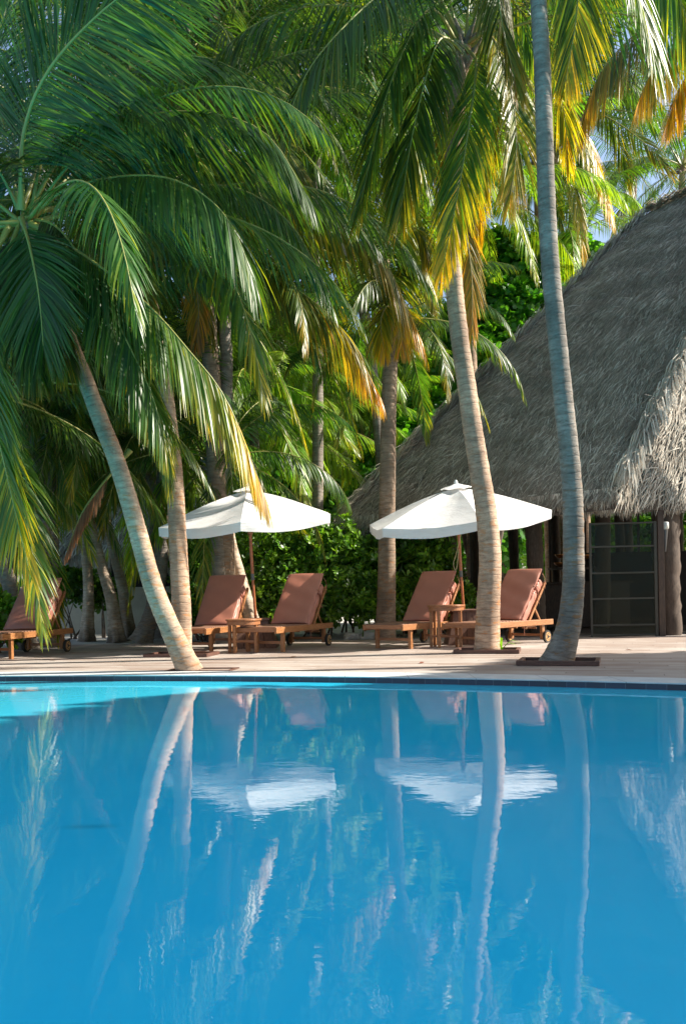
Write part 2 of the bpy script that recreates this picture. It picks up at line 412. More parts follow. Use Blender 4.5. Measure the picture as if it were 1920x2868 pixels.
def mat_film():
    m, nt, out = newmat('door_film'); n = N(nt)
    oc = n('ShaderNodeTexCoord').outputs['Object']
    g = noise(n, oc, 3, 5, .7, (1, 1, 2.5))
    gl = n('ShaderNodeBsdfGlossy', Roughness=.12, Color=col((.8, .85, .8)))
    bpn = n('ShaderNodeBump', Strength=.6, Distance=.02, Height=g); nt.links.new(bpn.outputs[0], gl.inputs['Normal'])
    tr = n('ShaderNodeBsdfTransparent', Color=col((.62, .66, .60)))
    df = n('ShaderNodeBsdfDiffuse', Color=col((.22, .22, .18)))
    a = n('ShaderNodeMixShader', Fac=.012); nt.links.new(tr.outputs[0], a.inputs[1]); nt.links.new(gl.outputs[0], a.inputs[2])
    b = n('ShaderNodeMixShader', Fac=.02); nt.links.new(a.outputs[0], b.inputs[1]); nt.links.new(df.outputs[0], b.inputs[2])
    nt.links.new(b.outputs[0], out.inputs[0]); return m
M_FILM = mat_film()

# ------------------------------------------------------------------ setting: ground, deck, pool
def strip(name, xs, f0, f1, z, mat, kind='structure', zb=None, label=None):
    mb = MB(); n = len(xs)
    a = np.array([[x, f0(x), z] for x in xs]); b = np.array([[x, f1(x), z] for x in xs])
    i = np.arange(n - 1)
    mb.add(np.vstack([a, b]), np.stack([i, i + 1, n + i + 1, n + i], 1))
    if zb is not None:
        c = a.copy(); c[:, 2] = zb; d = b.copy(); d[:, 2] = zb
        mb.add(np.vstack([a, c]), np.stack([i + 1, i, n + i, n + i + 1], 1))
        mb.add(np.vstack([b, d]), np.stack([i, i + 1, n + i + 1, n + i], 1))
    o = link(name, mb.mesh(name, False), mat); tag(o, kind=kind); return o
XS = np.concatenate([np.linspace(-60, -7, 8), np.linspace(-6, 6, 61), np.linspace(7, 40, 12)])
strip('ground', XS, lambda x: edgeY(x) + .05, lambda x: 260, -.03, M_SAND)
strip('deck', XS, lambda x: edgeY(x) + .5, lambda x: max(15.0 - .04 * x, edgeY(x) + 1), 0.0, M_DECK, zb=-.028)
strip('pool_coping', XS, edgeY, lambda x: edgeY(x) + .496, .006, M_COPING, zb=-.004)
strip('pool_edge_tiles', XS, lambda x: edgeY(x) + .012, lambda x: edgeY(x) + .045, -.0045, M_TILE, zb=-.5)
mb = MB(); mb.add([[-60, -40, -.055], [40, -40, -.055], [40, 20, -.055], [-60, 20, -.055]], [[0, 1, 2, 3]])
# water only in front of the edge
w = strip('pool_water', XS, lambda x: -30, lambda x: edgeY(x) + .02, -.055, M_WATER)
mb = MB(); mb.add([[-60, -260, 0], [60, -260, 0], [60, -30, 0], [-60, -30, 0]], [[0, 1, 2, 3]])
tag(link('far_bank', mb.mesh('far_bank', False), M_SAND), kind='structure')

# ------------------------------------------------------------------ palm fronds
def frond_mesh(name, pts, leaf=.85, n=62, droop=.9, yel=0.0, ytip=.3, seed=0, wid=.030, rr=.022, dead=False, side0=None, start=.14, seg=3, sweep=1.0):
    rg = np.random.default_rng(seed); n = int(n * (2.1 if name == 'frond' else 1.5)); wid = wid * (.78 if name == 'frond' else 1)
    pts = np.asarray(pts, float); base = pts[0].copy()
    fine = spline(pts, 40)
    seglen = np.linalg.norm(np.diff(fine, axis=0), axis=1); cum = np.concatenate([[0], np.cumsum(seglen)]); L = cum[-1]
    T = nrm(np.gradient(fine, axis=0))
    S = np.cross(T[len(T) // 4], [0, 0, 1.0]) if side0 is None else np.asarray(side0, float)
    S = nrm(S); Ss = []
    s_ = S
    for i in range(len(fine)):
        s2 = s_ - np.dot(s_, T[i]) * T[i]; s2 = nrm(s2); Ss.append(s2); s_ = s2
    Ss = np.array(Ss)
    mb = MB()
    t = np.linspace(0, 1, len(fine)) ** 1
    tube(mb, fine[::2], np.interp(cum[::2] / L, [0, .08, .3, 1], [rr * 1.7, rr, rr * .7, rr * .15]), 5, 1, cap=False, yel=min(1, .35 + yel), rnd=.5)
    tt = np.linspace(start, .995, n)
    tt = np.repeat(tt, 2) + rg.normal(0, .35 / n, 2 * n); tt = np.clip(tt, start, 1)
    sd = np.tile([1., -1.], n)
    d = tt * L
    pos = np.stack([np.interp(d, cum, fine[:, k]) for k in range(3)], 1)
    Tk = nrm(np.stack([np.interp(d, cum, T[:, k]) for k in range(3)], 1))
    Sk = nrm(np.stack([np.interp(d, cum, Ss[:, k]) for k in range(3)], 1))
    Nk = np.cross(Sk, Tk)
    Nk *= np.sign(Nk[:, 2:3] + 1e-6)
    u = (tt - start) / (1 - start)
    ln = leaf * np.interp(u, [0, .12, .35, .7, .92, 1], [.55, .85, 1, .85, .5, .35]) * rg.uniform(.85, 1.08, 2 * n)
    A = np.interp(u, [0, .5, .9, 1], [R(28), R(40), R(62), R(78)]) * sweep + rg.normal(0, R(2.5), 2 * n) + R(5) * np.sin(u * 31 + sd)
    up = .22 + rg.normal(0, .05, 2 * n)
    d0 = nrm(Sk * (sd * np.cos(A))[:, None] + Tk * np.sin(A)[:, None] + Nk * up[:, None])
    dr = droop * rg.uniform(.85, 1.15, 2 * n)
    d0 = nrm(d0 + np.array([0, 0, -1.]) * (dr * (.45 + .12 * np.sin(u * 19 + seed)))[:, None])
    P_ = pos.copy(); rows = []; cur = d0
    wprof = np.interp(np.linspace(0, 1, seg + 1), [0, .2, .6, 1], [.45, 1, .85, .08])
    width = wid * rg.uniform(.8, 1.15, 2 * n) * np.interp(u, [0, .2, .8, 1], [.7, 1, 1, .6])
    tw = rg.normal(0, .28, 2 * n)
    tipl = []
    for j in range(seg + 1):
        Wd = Tk - np.sum(Tk * cur, 1, keepdims=True) * cur
        Wd = nrm(Wd + 1e-4); Bd = np.cross(cur, Wd)
        Wv = Wd * np.cos(tw)[:, None] + Bd * np.sin(tw)[:, None]
        hw = (width * wprof[j] * .5)[:, None]
        rows.append((P_ - Wv * hw, P_ + Wv * hw))
        if j < seg:
            cur = nrm(cur + np.array([0, 0, -1.]) * (dr * .75 / seg)[:, None] + rg.normal(0, .012, (2 * n, 3)))
            P_ = P_ + cur * (ln / seg)[:, None]
    m_ = 2 * n; k = 2 * (seg + 1)
    V = np.zeros((m_, k, 3)); yl = np.zeros((m_, k)); rn = np.zeros((m_, k))
    rnd = rg.uniform(0, 1, m_); ybase = yel + rg.normal(0, .11, m_) + ytip * np.clip(u, 0, 1) ** 2
    for j in range(seg + 1):
        V[:, 2 * j], V[:, 2 * j + 1] = rows[j]
        e = ybase + (.10 + .35 * ytip) * (j / seg) ** 2 * rg.uniform(0, 1, m_)
        yl[:, 2 * j] = e; yl[:, 2 * j + 1] = e
    rn[:] = rnd[:, None]
    F = np.array([[2 * j, 2 * j + 1, 2 * j + 3, 2 * j + 2] for j in range(seg)])
    F = (F[None] + (np.arange(m_) * k)[:, None, None]).reshape(-1, 4)
    mb.add(V.reshape(-1, 3), F, 0, yel=np.clip(yl, 0, 1).ravel(), rnd=rn.ravel())
    me = mb.mesh(name, True, off=base)
    me.materials.append(M_DEAD if dead else M_FROND); me.materials.append(M_RACHIS)
    return me, base

def generic_pts(e, L=4.3, bend=1.5, sidebend=0.0):
    pts = [np.zeros(3)]; n = 7; az = 0
    for i in range(n):
        t = (i + .5) / n; th = e - bend * t ** 1.25
        th = max(th, -R(86)); az = sidebend * t
        pts.append(pts[-1] + np.array([math.cos(th) * math.cos(az), math.cos(th) * math.sin(az), math.sin(th)]) * L / n)
    return pts
GEN = []; GENLIT = []
for ci, (e, bd, yl, yt) in enumerate([(80, 1.1, .0, .05), (62, 1.5, .02, .1), (44, 1.65, .05, .15), (26, 1.6, .08, .2), (8, 1.45, .10, .25), (-12, 1.2, .15, .32), (-35, .8, .19, .30)]):
    row = []
    for s in range(2):
        me, _ = frond_mesh('palm_frond', generic_pts(R(e), bend=bd, sidebend=.35 if s else -.3), n=54, droop=1.1, yel=yl, ytip=yt, seed=ci * 7 + s, leaf=.82, side0=(0, 1, 0))
        row.append(me)
    GEN.append(row); rowy = []
    for me in row:
        m2 = me.copy(); m2.materials[0] = M_FRONDLIT; rowy.append(m2)
    GENLIT.append(rowy)

def trunk(parent, pts, r0, r1, mat, flare=1.0, sides=22, top_scale=1.0, base=None, root=False):
    """ringed, slightly irregular palm stem"""
    rg = np.random.default_rng(int(abs(pts[0][0] * 100 + pts[0][1] * 10)))
    c = spline(pts, 60)
    L = np.sum(np.linalg.norm(np.diff(c, axis=0), axis=1)); n = max(40, int(L / .035))
    c = spline(pts, n); s = np.linspace(0, 1, n) * L
    rad = np.interp(s, [0, L], [r0, r1]) + r0 * .55 * flare * np.exp(-s / .28) + r0 * .12 * np.exp(-s / 1.2)
    ring = ((s * 9.0) % 1.0); rad = rad * (1 + .018 * (ring - .5) + .012 * np.sin(s * 23 + 1) * np.sin(s * 7))
    ang = np.arange(sides) * 2 * math.pi / sides
    lob = np.zeros((n, sides))
    for k in (2, 3, 5):
        lob += .012 * np.sin(k * ang[None, :] + rg.uniform(0, 6) + .35 * np.sin(s * (1.1 + k * .3))[:, None])
    rr = rad[:, None] * (1 + lob) + rg.normal(0, .0012, (n, sides))
    if root:
        rr *= 1 + (np.exp(-s / .35)[:, None]) * (.35 * np.sin(4 * ang + 1)[None, :] + .5 * rg.normal(0, .12, (n, sides)))
    mb = MB(); tube(mb, c, rr, sides, 0, True, v=s, rnd=.5)
    return link('trunk', mb.mesh('trunk', True, off=base), mat, parent)

def boots(parent, cpos, axis, r, base, n=16, seed=0):
    """fibrous leaf bases that clasp the top of the stem"""
    rg = np.random.default_rng(seed); mb = MB()
    for i in range(n):
        a = rg.uniform(0, 6.28); h = rg.uniform(-.45, .12)
        d = np.array([math.cos(a), math.sin(a), rg.uniform(.3, 1.1)]); d = d / np.linalg.norm(d)
        p0 = cpos + np.array([0, 0, h]) + np.array([math.cos(a), math.sin(a), 0]) * r * .5
        tube(mb, [p0, p0 + d * .16, p0 + d * .34 + np.array([0, 0, -.02])], [.045, .035, .012], 5, 0, v=1.5 + h)
    return link('leaf_base', mb.mesh('leaf_base', True, off=base), M_BARKD, parent)

def palm(label, pts, r0, r1, mat=None, n=20, scale=1.0, seed=0, yel=0, fronds=(), skip=None, flare=1.0, group='coconut palms round the pool deck', root=False, emin=0, emax=6, nuts=0, cat='palm tree', az0=0.0, gen=None, boot=True):
    gen = gen or GEN
    pts = [np.asarray(p, float) for p in pts]
    base = pts[0]
    t = thing('palm_tree', label, cat, base, 0, group)
    trunk(t, pts, r0, r1, mat or M_BARK, flare, base=base, root=root)
    top = pts[-1]; rg = np.random.default_rng(seed)
    if boot: boots(t, top, None, r1, base, 14, seed)
    for i in range(n):
        az = az0 + i * 2.39996 + rg.normal(0, .12)
        if skip and any((math.degrees(az) % 360) > a and (math.degrees(az) % 360) < b for a, b in skip): continue
        ci = emin + (emax + .99 - emin) * ((i + .5) / n)
        me = gen[int(min(6, ci))][i % 2]
        o = bpy.data.objects.new('frond', me); C.objects.link(o); o.parent = t
        o.location = tuple(top - base + np.array([math.cos(az), math.sin(az), 0]) * r1 * .6)
        o.rotation_euler = (rg.normal(0, .18), rg.normal(0, .06), az)
        s = scale * rg.uniform(.88, 1.1); o.scale = (s, s, s)
    for k, f in enumerate(fronds):
        kw = dict(f[1]) if len(f) > 1 else {}
        me, b0 = frond_mesh('frond', f[0], seed=seed * 31 + k, **kw)
        o = bpy.data.objects.new('frond', me); C.objects.link(o); o.parent = t; o.location = tuple(b0 - base)
    if nuts:
        for k in range(nuts):
            a = rg.uniform(0, 6.28); mbn = MB()
            p = top - base + np.array([math.cos(a) * .28, math.sin(a) * .28, -.25 - rg.uniform(0, .25)])
            hh = np.linspace(-1, 1, 9)
            tube(mbn, p + np.stack([0 * hh, 0 * hh, hh * .13], 1), np.sqrt(np.clip(1 - hh ** 2, .001, 1)) * .1, 8, 0, yel=.2, rnd=.5)
            link('coconut', mbn.mesh('coconut'), M_RACHIS, t)
    return t

def FD(pts): return [D(*p) for p in pts]
B = np.array

# --- the five big palms of the deck ---------------------------------------
g1 = G(535, 1878)
y1 = g1[1]
palm('grey palm leaning far left from the pool edge, its foot beside the coping',
     [g1 + [0, 0, -.03], D(392, 1442, y1), D(350, 1340, y1), D(322, 1240, y1), D(291, 1130, y1 - .05), D(262, 1040, y1 - .1), D(230, 960, y1 - .15), D(196, 870, y1 - .2), D(160, 780, y1 - .3), D(115, 660, y1 - .4), D(60, 510, 8.8)],
     .105, .076, M_BARK, n=13, seed=1, scale=.85, flare=.5, skip=[(215, 300)], emin=0, emax=5, boot=False, fronds=[
     (FD([(50, 480, 8.6), (55, 310, 8.3), (110, 165, 8.0), (230, 30, 7.8), (390, -90, 7.6)]), dict(leaf=1.3, n=96, droop=.5, yel=.0, ytip=.1, side0=(.8, -.2, -.6), rr=.03)),
     (FD([(70, 480, 8.8), (140, 360, 8.7), (260, 285, 8.5), (430, 255, 8.3), (600, 300, 8.1), (705, 450, 8.0)]), dict(leaf=1.15, n=100, droop=1.0, yel=.0, ytip=.08)),
     (FD([(70, 500, 8.8), (150, 435, 8.6), (300, 402, 8.3), (420, 420, 8.0), (520, 500, 7.8), (585, 650, 7.7)]), dict(leaf=1.15, n=96, droop=1.2, yel=.05, ytip=.2)),
     (FD([(60, 520, 8.8), (140, 560, 8.6), (230, 670, 8.4), (300, 800, 8.2), (350, 910, 8.1), (382, 1030, 8.0)]), dict(leaf=.88, n=100, droop=1.2, yel=.06, ytip=.4, side0=(-.55, -.8, -.2))),
     (FD([(70, 510, 8.7), (200, 590, 8.5), (330, 690, 8.4), (430, 800, 8.3), (520, 920, 8.3), (604, 1130, 8.3)]), dict(leaf=1.05, n=92, droop=1.6, yel=.12, ytip=.8)),
     (FD([(20, 520, 8.6), (-50, 680, 8.2), (-28, 890, 8.0), (8, 1050, 7.9), (40, 1190, 7.8), (68, 1310, 7.8)]), dict(leaf=.85, n=84, droop=.9, yel=.1, ytip=.55, side0=(1, -.3, 0))),
     (FD([(40, 500, 8.8), (-40, 560, 9.0), (-60, 760, 9.2), (-30, 900, 9.3), (20, 1080, 9.3)]), dict(leaf=.9, n=70, droop=.8, side0=(1, .3, 0), yel=.05)),
     (FD([(50, 480, 8.8), (130, 300, 9.2), (290, 160, 9.6), (460, 130, 10), (620, 200, 10.3)]), dict(leaf=1.0, n=70, droop=1.1)),
     (FD([(45, 480, 8.8), (10, 300, 8.7), (-10, 120, 8.6), (40, -60, 8.5)]), dict(leaf=.95, n=64, droop=.8)),
     (FD([(45, 480, 8.8), (-10, 380, 8.6), (-90, 330, 8.3), (-180, 400, 8.1)]), dict(leaf=.9, n=60)),
     (FD([(60, 490, 8.8), (180, 470, 9.2), (330, 500, 9.7), (460, 570, 10.1), (560, 700, 10.4)]), dict(leaf=.9, n=66, droop=1.2, yel=.05)),
     (FD([(50, 500, 8.8), (70, 600, 8.7), (120, 700, 8.6), (150, 830, 8.5)]), dict(leaf=.85, n=70, droop=1.2, yel=.1, ytip=.3)),
     (FD([(50, 500, 8.8), (20, 590, 8.6), (40, 700, 8.5), (90, 850, 8.5)]), dict(leaf=.85, n=70, droop=1.2, yel=.1, ytip=.2)),
     (FD([(50, 500, 8.7), (70, 570, 8.3), (90, 680, 8.1), (100, 800, 8.1)]), dict(leaf=.85, n=80, droop=.6, yel=.03, ytip=.1, side0=(1, -.2, .1))),
     (FD([(60, 500, 8.8), (130, 520, 8.6), (200, 620, 8.5), (250, 760, 8.5)]), dict(leaf=.9, n=80, droop=1.3, yel=.05, ytip=.2)),
     ])

g2 = G(508, 1838); y2 = g2[1]
palm('straight palm standing just behind the leaning grey palm, rooted in a low frame',
     [g2 + [0, 0, -.02], D(415, 1400, y2), D(410, 1300, y2), D(405, 1200, y2), D(400, 1100, y2), D(390, 1000, y2), D(378, 900, y2 + .1), D(362, 800, y2 + .2), D(345, 700, y2 + .2), D(325, 620, y2 + .2), D(300, 520, y2 + .2)],
     .125, .098, M_BARK, n=24, seed=2, flare=.15, fronds=[
     (FD([(310, 520, 11.9), (400, 440, 11.6), (540, 430, 11.3), (670, 520, 11.1), (760, 700, 11)]), dict(leaf=.95, n=72, droop=1.2, yel=.05, ytip=.2)),
     (FD([(310, 520, 11.9), (420, 560, 11.6), (520, 650, 11.4), (580, 780, 11.3)]), dict(leaf=.8, n=60, droop=1.3, yel=.1, ytip=.3)),
     (FD([(310, 520, 11.9), (300, 600, 11.4), (330, 720, 11.2), (370, 830, 11.1)]), dict(leaf=.8, n=60, droop=1.3, yel=.15, ytip=.4)),
     ])
g3 = P(638, 1800, 15.05) * [1, 1, 0]
palm('dark stemmed palm behind the left parasol and left pair of loungers',
     [g3, D(514, 1300, 15.0), D(511, 1200, 15.0), D(495, 1080, 14.9), D(487, 900, 14.8), D(478, 780, 14.7), D(468, 640, 14.6), D(462, 560, 14.6)],
     .175, .125, M_BARKB, n=22, seed=3, yel=.2, flare=.3, fronds=[
     (FD([(465, 590, 13.6), (540, 590, 14.0), (660, 650, 13.2), (780, 750, 12.9), (868, 905, 12.8)]), dict(leaf=1.15, n=92, droop=1.6, yel=.24, ytip=.5)),
     (FD([(465, 580, 13.6), (560, 480, 14.2), (710, 470, 13.9), (860, 570, 13.7), (965, 780, 13.6)]), dict(leaf=1.4, n=96, droop=1.6, yel=.3, ytip=.4)),
     (FD([(465, 590, 13.6), (450, 640, 13.3), (455, 720, 13.2), (450, 790, 13.2)]), dict(leaf=.6, n=50, droop=1.3, yel=.6, ytip=.4)),
     ])
g4 = G(1078, 1792)
palm('brown palm between the two white parasols, rising at the hedge',
     [g4, D(884, 1330, g4[1]), D(884, 1220, g4[1]), D(886, 1100, g4[1]), D(888, 950, g4[1]), D(893, 820, g4[1]), D(900, 730, g4[1])],
     .155, .12, M_BARKB, n=15, seed=4, scale=.62, yel=.3, flare=.25, emin=1, fronds=[
     (FD([(900, 730, 14.8), (925, 620, 14.5), (965, 600, 14.2), (992, 700, 14)]), dict(leaf=.75, n=60, droop=1.5, yel=.35, ytip=.3)),
     (FD([(900, 730, 14.8), (880, 640, 14.4), (895, 560, 14.2), (945, 520, 14), (985, 600, 13.9)]), dict(leaf=.8, n=60, droop=1.5, yel=.25, ytip=.3)),
     (FD([(900, 735, 14.6), (885, 700, 14.3), (870, 740, 14.1), (880, 810, 14)]), dict(leaf=.65, n=50, droop=1.2, yel=.5, ytip=.3)),
     (FD([(900, 735, 14.6), (915, 700, 14.3), (925, 740, 14.1), (915, 800, 14)]), dict(leaf=.65, n=50, droop=1.2, yel=.5, ytip=.3)),
     ])
g5 = G(1362, 1828); y5 = g5[1]
palm('tall pale palm in front of the right parasol, curving left as it climbs',
     [g5 + [0, 0, -.02], D(1116, 1380, y5), D(1120, 1280, y5), D(1112, 1180, y5), D(1098, 1090, y5), D(1080, 980, y5), D(1066, 880, y5), D(1050, 770, y5), D(1037, 640, y5), D(1031, 500, y5), D(1038, 320, y5 - .1), D(1060, 110, y5 - .2)],
     .150, .10, M_BARK, n=16, seed=5, yel=.2, flare=.1, skip=[(240, 300)], emin=0, emax=3, fronds=[
     (FD([(1055, 100, 11), (980, -40, 10.4), (880, -20, 9.9), (760, 90, 9.5), (690, 190, 9.4), (640, 330, 9.4)]), dict(leaf=1.4, n=84, droop=1.1, yel=.10, ytip=.3)),
     (FD([(1050, 110, 11), (990, 20, 10.4), (930, 100, 10.1), (880, 230, 9.9), (850, 350, 9.9), (822, 480, 9.9)]), dict(leaf=1.25, n=80, droop=.9, yel=.12, ytip=.3, side0=(1, -.4, .4))),
     (FD([(1050, 110, 11), (1005, 90, 10.4), (965, 210, 10.2), (935, 350, 10.1), (915, 490, 10.1)]), dict(leaf=1.2, n=74, droop=1.1, yel=.14, ytip=.3)),
     (FD([(1065, 110, 11), (1088, 150, 10.6), (1070, 300, 10.4), (1045, 450, 10.4), (1008, 630, 10.4)]), dict(leaf=.9, n=74, droop=1.0, yel=.26, ytip=.5, side0=(.9, -.5, .2))),
     (FD([(1065, 100, 11), (1120, 80, 10.7), (1165, 200, 10.6), (1180, 330, 10.6), (1165, 460, 10.6)]), dict(leaf=.9, n=74, droop=.9, yel=.42, ytip=.3, side0=(1, .2, .2))),
     (FD([(1065, 100, 11), (1150, 0, 11.2), (1220, 70, 11.4), (1280, 210, 11.5), (1300, 370, 11.6)]), dict(leaf=.9, n=70, droop=1.1, yel=.35, ytip=.3)),
     (FD([(1060, 105, 11), (1110, 60, 11.5), (1130, 200, 11.9), (1100, 400, 12), (1090, 560, 12)]), dict(leaf=.9, n=70, droop=1.0, yel=.3, ytip=.4, side0=(1, .2, .2))),
     (FD([(1055, 105, 11), (1020, 250, 11.3), (1040, 430, 11.6), (1075, 600, 11.8), (1080, 760, 11.9)]), dict(leaf=.75, n=70, droop=1.0, yel=.45, ytip=.3, side0=(1, .2, .2))),
     ])
g6 = G(1570, 1860); y6 = g6[1]
palm('blue grey palm with a wide swollen foot at the right front of the deck',
     [g6 + [-.05, 0, -.02], D(1298, 1440, y6), D(1309, 1360, y6), D(1311, 1280, y6), D(1309, 1150, y6), D(1301, 1040, y6), D(1286, 900, y6), D(1271, 750, y6), D(1257, 600, y6), D(1249, 450, y6), D(1244, 300, y6), D(1239, 150, y6), D(1230, 0, y6), D(1215, -230, y6)],
     .118, .082, M_BARKG, n=16, seed=6, yel=.2, flare=1.05, skip=[(235, 305)], emin=0, emax=2, scale=1.05, fronds=[
     (FD([(1220, -230, 9.4), (1330, -290, 9.2), (1420, -120, 9.1), (1470, 30, 9.1), (1500, 170, 9.1)]), dict(leaf=1.0, n=74, droop=1.0, yel=.2, ytip=.3, side0=(1, -.5, .3))),
     (FD([(1220, -230, 9.4), (1400, -260, 9.6), (1530, -60, 9.8), (1600, 140, 9.8)]), dict(leaf=1.0, n=70, droop=1.1, yel=.2, ytip=.3)),
     (FD([(1215, -230, 9.4), (1150, -200, 9.8), (1140, 0, 10.0), (1180, 200, 10.1)]), dict(leaf=.9, n=70, droop=1.0, yel=.3, side0=(1, .2, .2))),
     (FD([(1220, -230, 9.4), (1300, -160, 9.9), (1320, 0, 10.2), (1290, 200, 10.4)]), dict(leaf=.9, n=70, droop=1.0, yel=.3, side0=(1, .2, .2))),
     ])
# --- palm beyond the right edge whose orange fringe hangs into view --------
def gp(x, Y, z=0): return D(x, 1360, Y) * [1, 1, 0] + [0, 0, z]
palm('palm at the right edge with withered orange leaves hanging over the thatch',
     [gp(1700, 14.3), D(1700, 800, 14.3), D(1690, 300, 14.3), D(1660, 40, 14.3)], .15, .1, M_BARK, n=5, seed=7, skip=[(200, 330)], emax=1, fronds=[
     (FD([(1660, 40, 14.3), (1570, 0, 14), (1460, 70, 13.8), (1370, 170, 13.7), (1330, 290, 13.7)]), dict(leaf=1.35, n=74, droop=1.6, yel=.3, ytip=.4)),
     (FD([(1660, 40, 14.3), (1600, 50, 14), (1500, 150, 13.8), (1460, 230, 13.7)]), dict(leaf=1.25, n=70, droop=1.7, yel=.5, ytip=.3)),
     (FD([(1660, 40, 14.3), (1620, 110, 14), (1570, 170, 13.9), (1525, 280, 13.8)]), dict(leaf=1.1, n=66, droop=1.6, yel=.62, ytip=.1)),
     (FD([(1660, 40, 14.3), (1640, -60, 14), (1570, -60, 13.6), (1490, 40, 13.4)]), dict(leaf=1.1, n=66, droop=1.2, yel=.15)),
     ])
palm('tall palm behind the left slope of the thatch with one bright yellow hanging leaf',
     [gp(1290, 24), D(1275, 900, 24), D(1248, 500, 24), D(1235, 330, 24), D(1205, 210, 24)], .2, .13, M_BARK, n=26, seed=8, scale=1.05, fronds=[
     (FD([(1205, 200, 23.8), (1270, 200, 23), (1345, 320, 22.6), (1400, 500, 22.4)]), dict(leaf=1.5, n=70, droop=1.5, yel=.66, ytip=.2)),
     (FD([(1205, 210, 23.8), (1260, 260, 23), (1310, 420, 22.6), (1338, 620, 22.5)]), dict(leaf=1.1, n=70, droop=1.4, yel=.3, ytip=.5)),
     ], group='background palms')

# --- background palms -------------------------------------------------------
BGP = [  # label, base x, Y, crown x, y, n, scale, seed
 ('dark dense palm crown filling the top left corner behind the leaning palm', -200, 12.6, 230, 230, 26, 1.0, 11),
 ('shaded palm crown high above the left parasol', 505, 16.5, 540, 80, 30, 1.05, 12),
 ('shaded palm crown high between the left and middle stems', 722, 17.5, 745, 180, 30, 1.05, 13),
 ('palm crown half hidden in the dark gap above the hedge middle', 884, 18.5, 650, 400, 18, 1.0, 14),
 ('palm crown with hanging leaves above the brown middle palm', 886, 19, 900, 330, 17, 1.0, 15),
 ('dark palm crown directly above the straight palm behind the leaning one', 508, 14.9, 440, 330, 28, 1.0, 16),
 ('short sunlit palm with low arching leaves above the left parasol', 590, 18.6, 575, 880, 24, .85, 17),
 ('thin stemmed sunlit palm far behind, midway between the parasols', 722, 22, 716, 815, 26, .95, 18),
 ('low bright palm spreading just above the bright shrub top', 690, 20.5, 665, 985, 22, .9, 19),
 ('low palm leaning out beside the left slope of the thatch', 884, 22.5, 835, 1010, 20, .75, 20),
 ('small bright palm showing behind the left edge of the left parasol', 498, 18, 445, 1010, 20, .85, 21),
 ('pale palm with drooping silvery leaves above the white garden wall', 372, 17, 300, 1000, 22, .8, 26),
 ('palm crown with dull leaves over the left background stems', 108, 15.5, 130, 900, 24, .85, 27),
 ('tall palm behind the top of the thatched roof, left of the sky gap', 1345, 27, 1325, 250, 16, 1.15, 28),
 ('palm crown just over the ridge of the thatched roof at the right edge', 1560, 30, 1560, 380, 18, 1.1, 29),
 ('distant hazy palm crown in the sky gap above the roof', 1450, 34, 1450, 385, 18, .95, 30),
 ('yellowish palm crown above the leafy tree, right of the curving palm', 1078, 22, 1095, 440, 26, .95, 31),
 ('palm crown at the top between the two right hand stems', 1262, 25, 1170, 60, 26, 1.35, 32),
 ('palm crown low behind the leafy tree top, beside the blue grey stem', 1300, 27, 1290, 560, 22, 1.0, 33),
 ('dark palm far left behind the first lounger, hidden stem', -40, 11.5, -30, 900, 20, .9, 34),
 ('palm crown behind the left stems, in shade over the first lounger', 20, 18, 60, 760, 24, 1.1, 35),
 ('palm crown in deep shade above the leaning palm middle', 500, 17.5, 260, 700, 26, 1.0, 36),
 ('distant palm in deep shade behind the dark stemmed palm', 515, 24, 540, 640, 28, 1.2, 37),
 ('distant palm in deep shade left of the brown middle palm', 884, 25, 790, 600, 28, 1.25, 38),
 ('tall distant palm crown at the very top middle', 722, 22, 640, -80, 30, 1.3, 39),
 ('tall distant palm crown at the top left of the curving palm', 900, 23, 900, 60, 30, 1.3, 40),
 ('tall distant palm crown at the top left corner', 500, 21, 330, -60, 30, 1.3, 41),
 ('tall distant palm crown above the blue grey stem', 1280, 27, 1280, 20, 24, 1.1, 42),
 ('very tall palm crown added above the frame as shade over the left parasol', 500, 16.2, 520, -330, 28, 1.0, 43),  # this and the next crown added out of view to darken the foliage
 ('very tall palm crown added above the frame as shade over the straight palm', 508, 15, 240, -380, 26, 1.0, 45),
]
for (lb, bx, Y, cx, cy, n, s, sd) in BGP:
    b = gp(bx, Y); c = D(cx, cy, Y); m = (b * .45 + c * .55) + [(.25 if sd % 2 else -.25), 0, 0]
    q1 = b * .55 + c * .45; q1[0] = b[0] + (.12 if sd % 2 else -.12); q2 = b * .22 + c * .78; q2[0] = b[0] * .7 + c[0] * .3
    palm(lb, [b, q1, q2, c], *((.16, .11) if Y > 20 else (.12, .09)), M_BARKD if Y < 19 else M_BARK, n=n, seed=sd, scale=s, group='background palms', gen=GENLIT if sd in (14, 15, 17, 18, 19, 20, 21, 26, 31, 33) else GEN)

# --- slender background stems at the left ----------------------------------
def bgstem(label, pts, Y, r0, r1, seed, mat=M_BARKR, n=18, scale=.7, root=True, az0=0):
    r0 *= .82; r1 *= .9
    q = [D(x, y, Y + k * .05) for k, (x, y) in enumerate(pts)]
    gb = q[0].copy(); gb[2] = -.03; q[0] = gb
    palm(label, q, r0, r1, mat, n=n, seed=seed, scale=scale, group='slender palms behind the left deck', root=root, flare=.55, az0=az0)
bgstem('upright slender palm with dark knobbly foot beside the garden shrub', [(199, 1450), (203, 1350), (196, 1250), (186, 1120), (172, 980), (150, 850)], 16.8, .125, .08, 51)
bgstem('leaning slender palm with a sunlit streak and a huge black root ball', [(268, 1455), (257, 1380), (232, 1290), (205, 1190), (180, 1090), (160, 960)], 16.2, .135, .08, 52)
bgstem('leaning brown palm just right of the black root ball', [(296, 1440), (283, 1360), (262, 1270), (240, 1180), (205, 1080), (170, 960)], 17.0, .13, .08, 53)
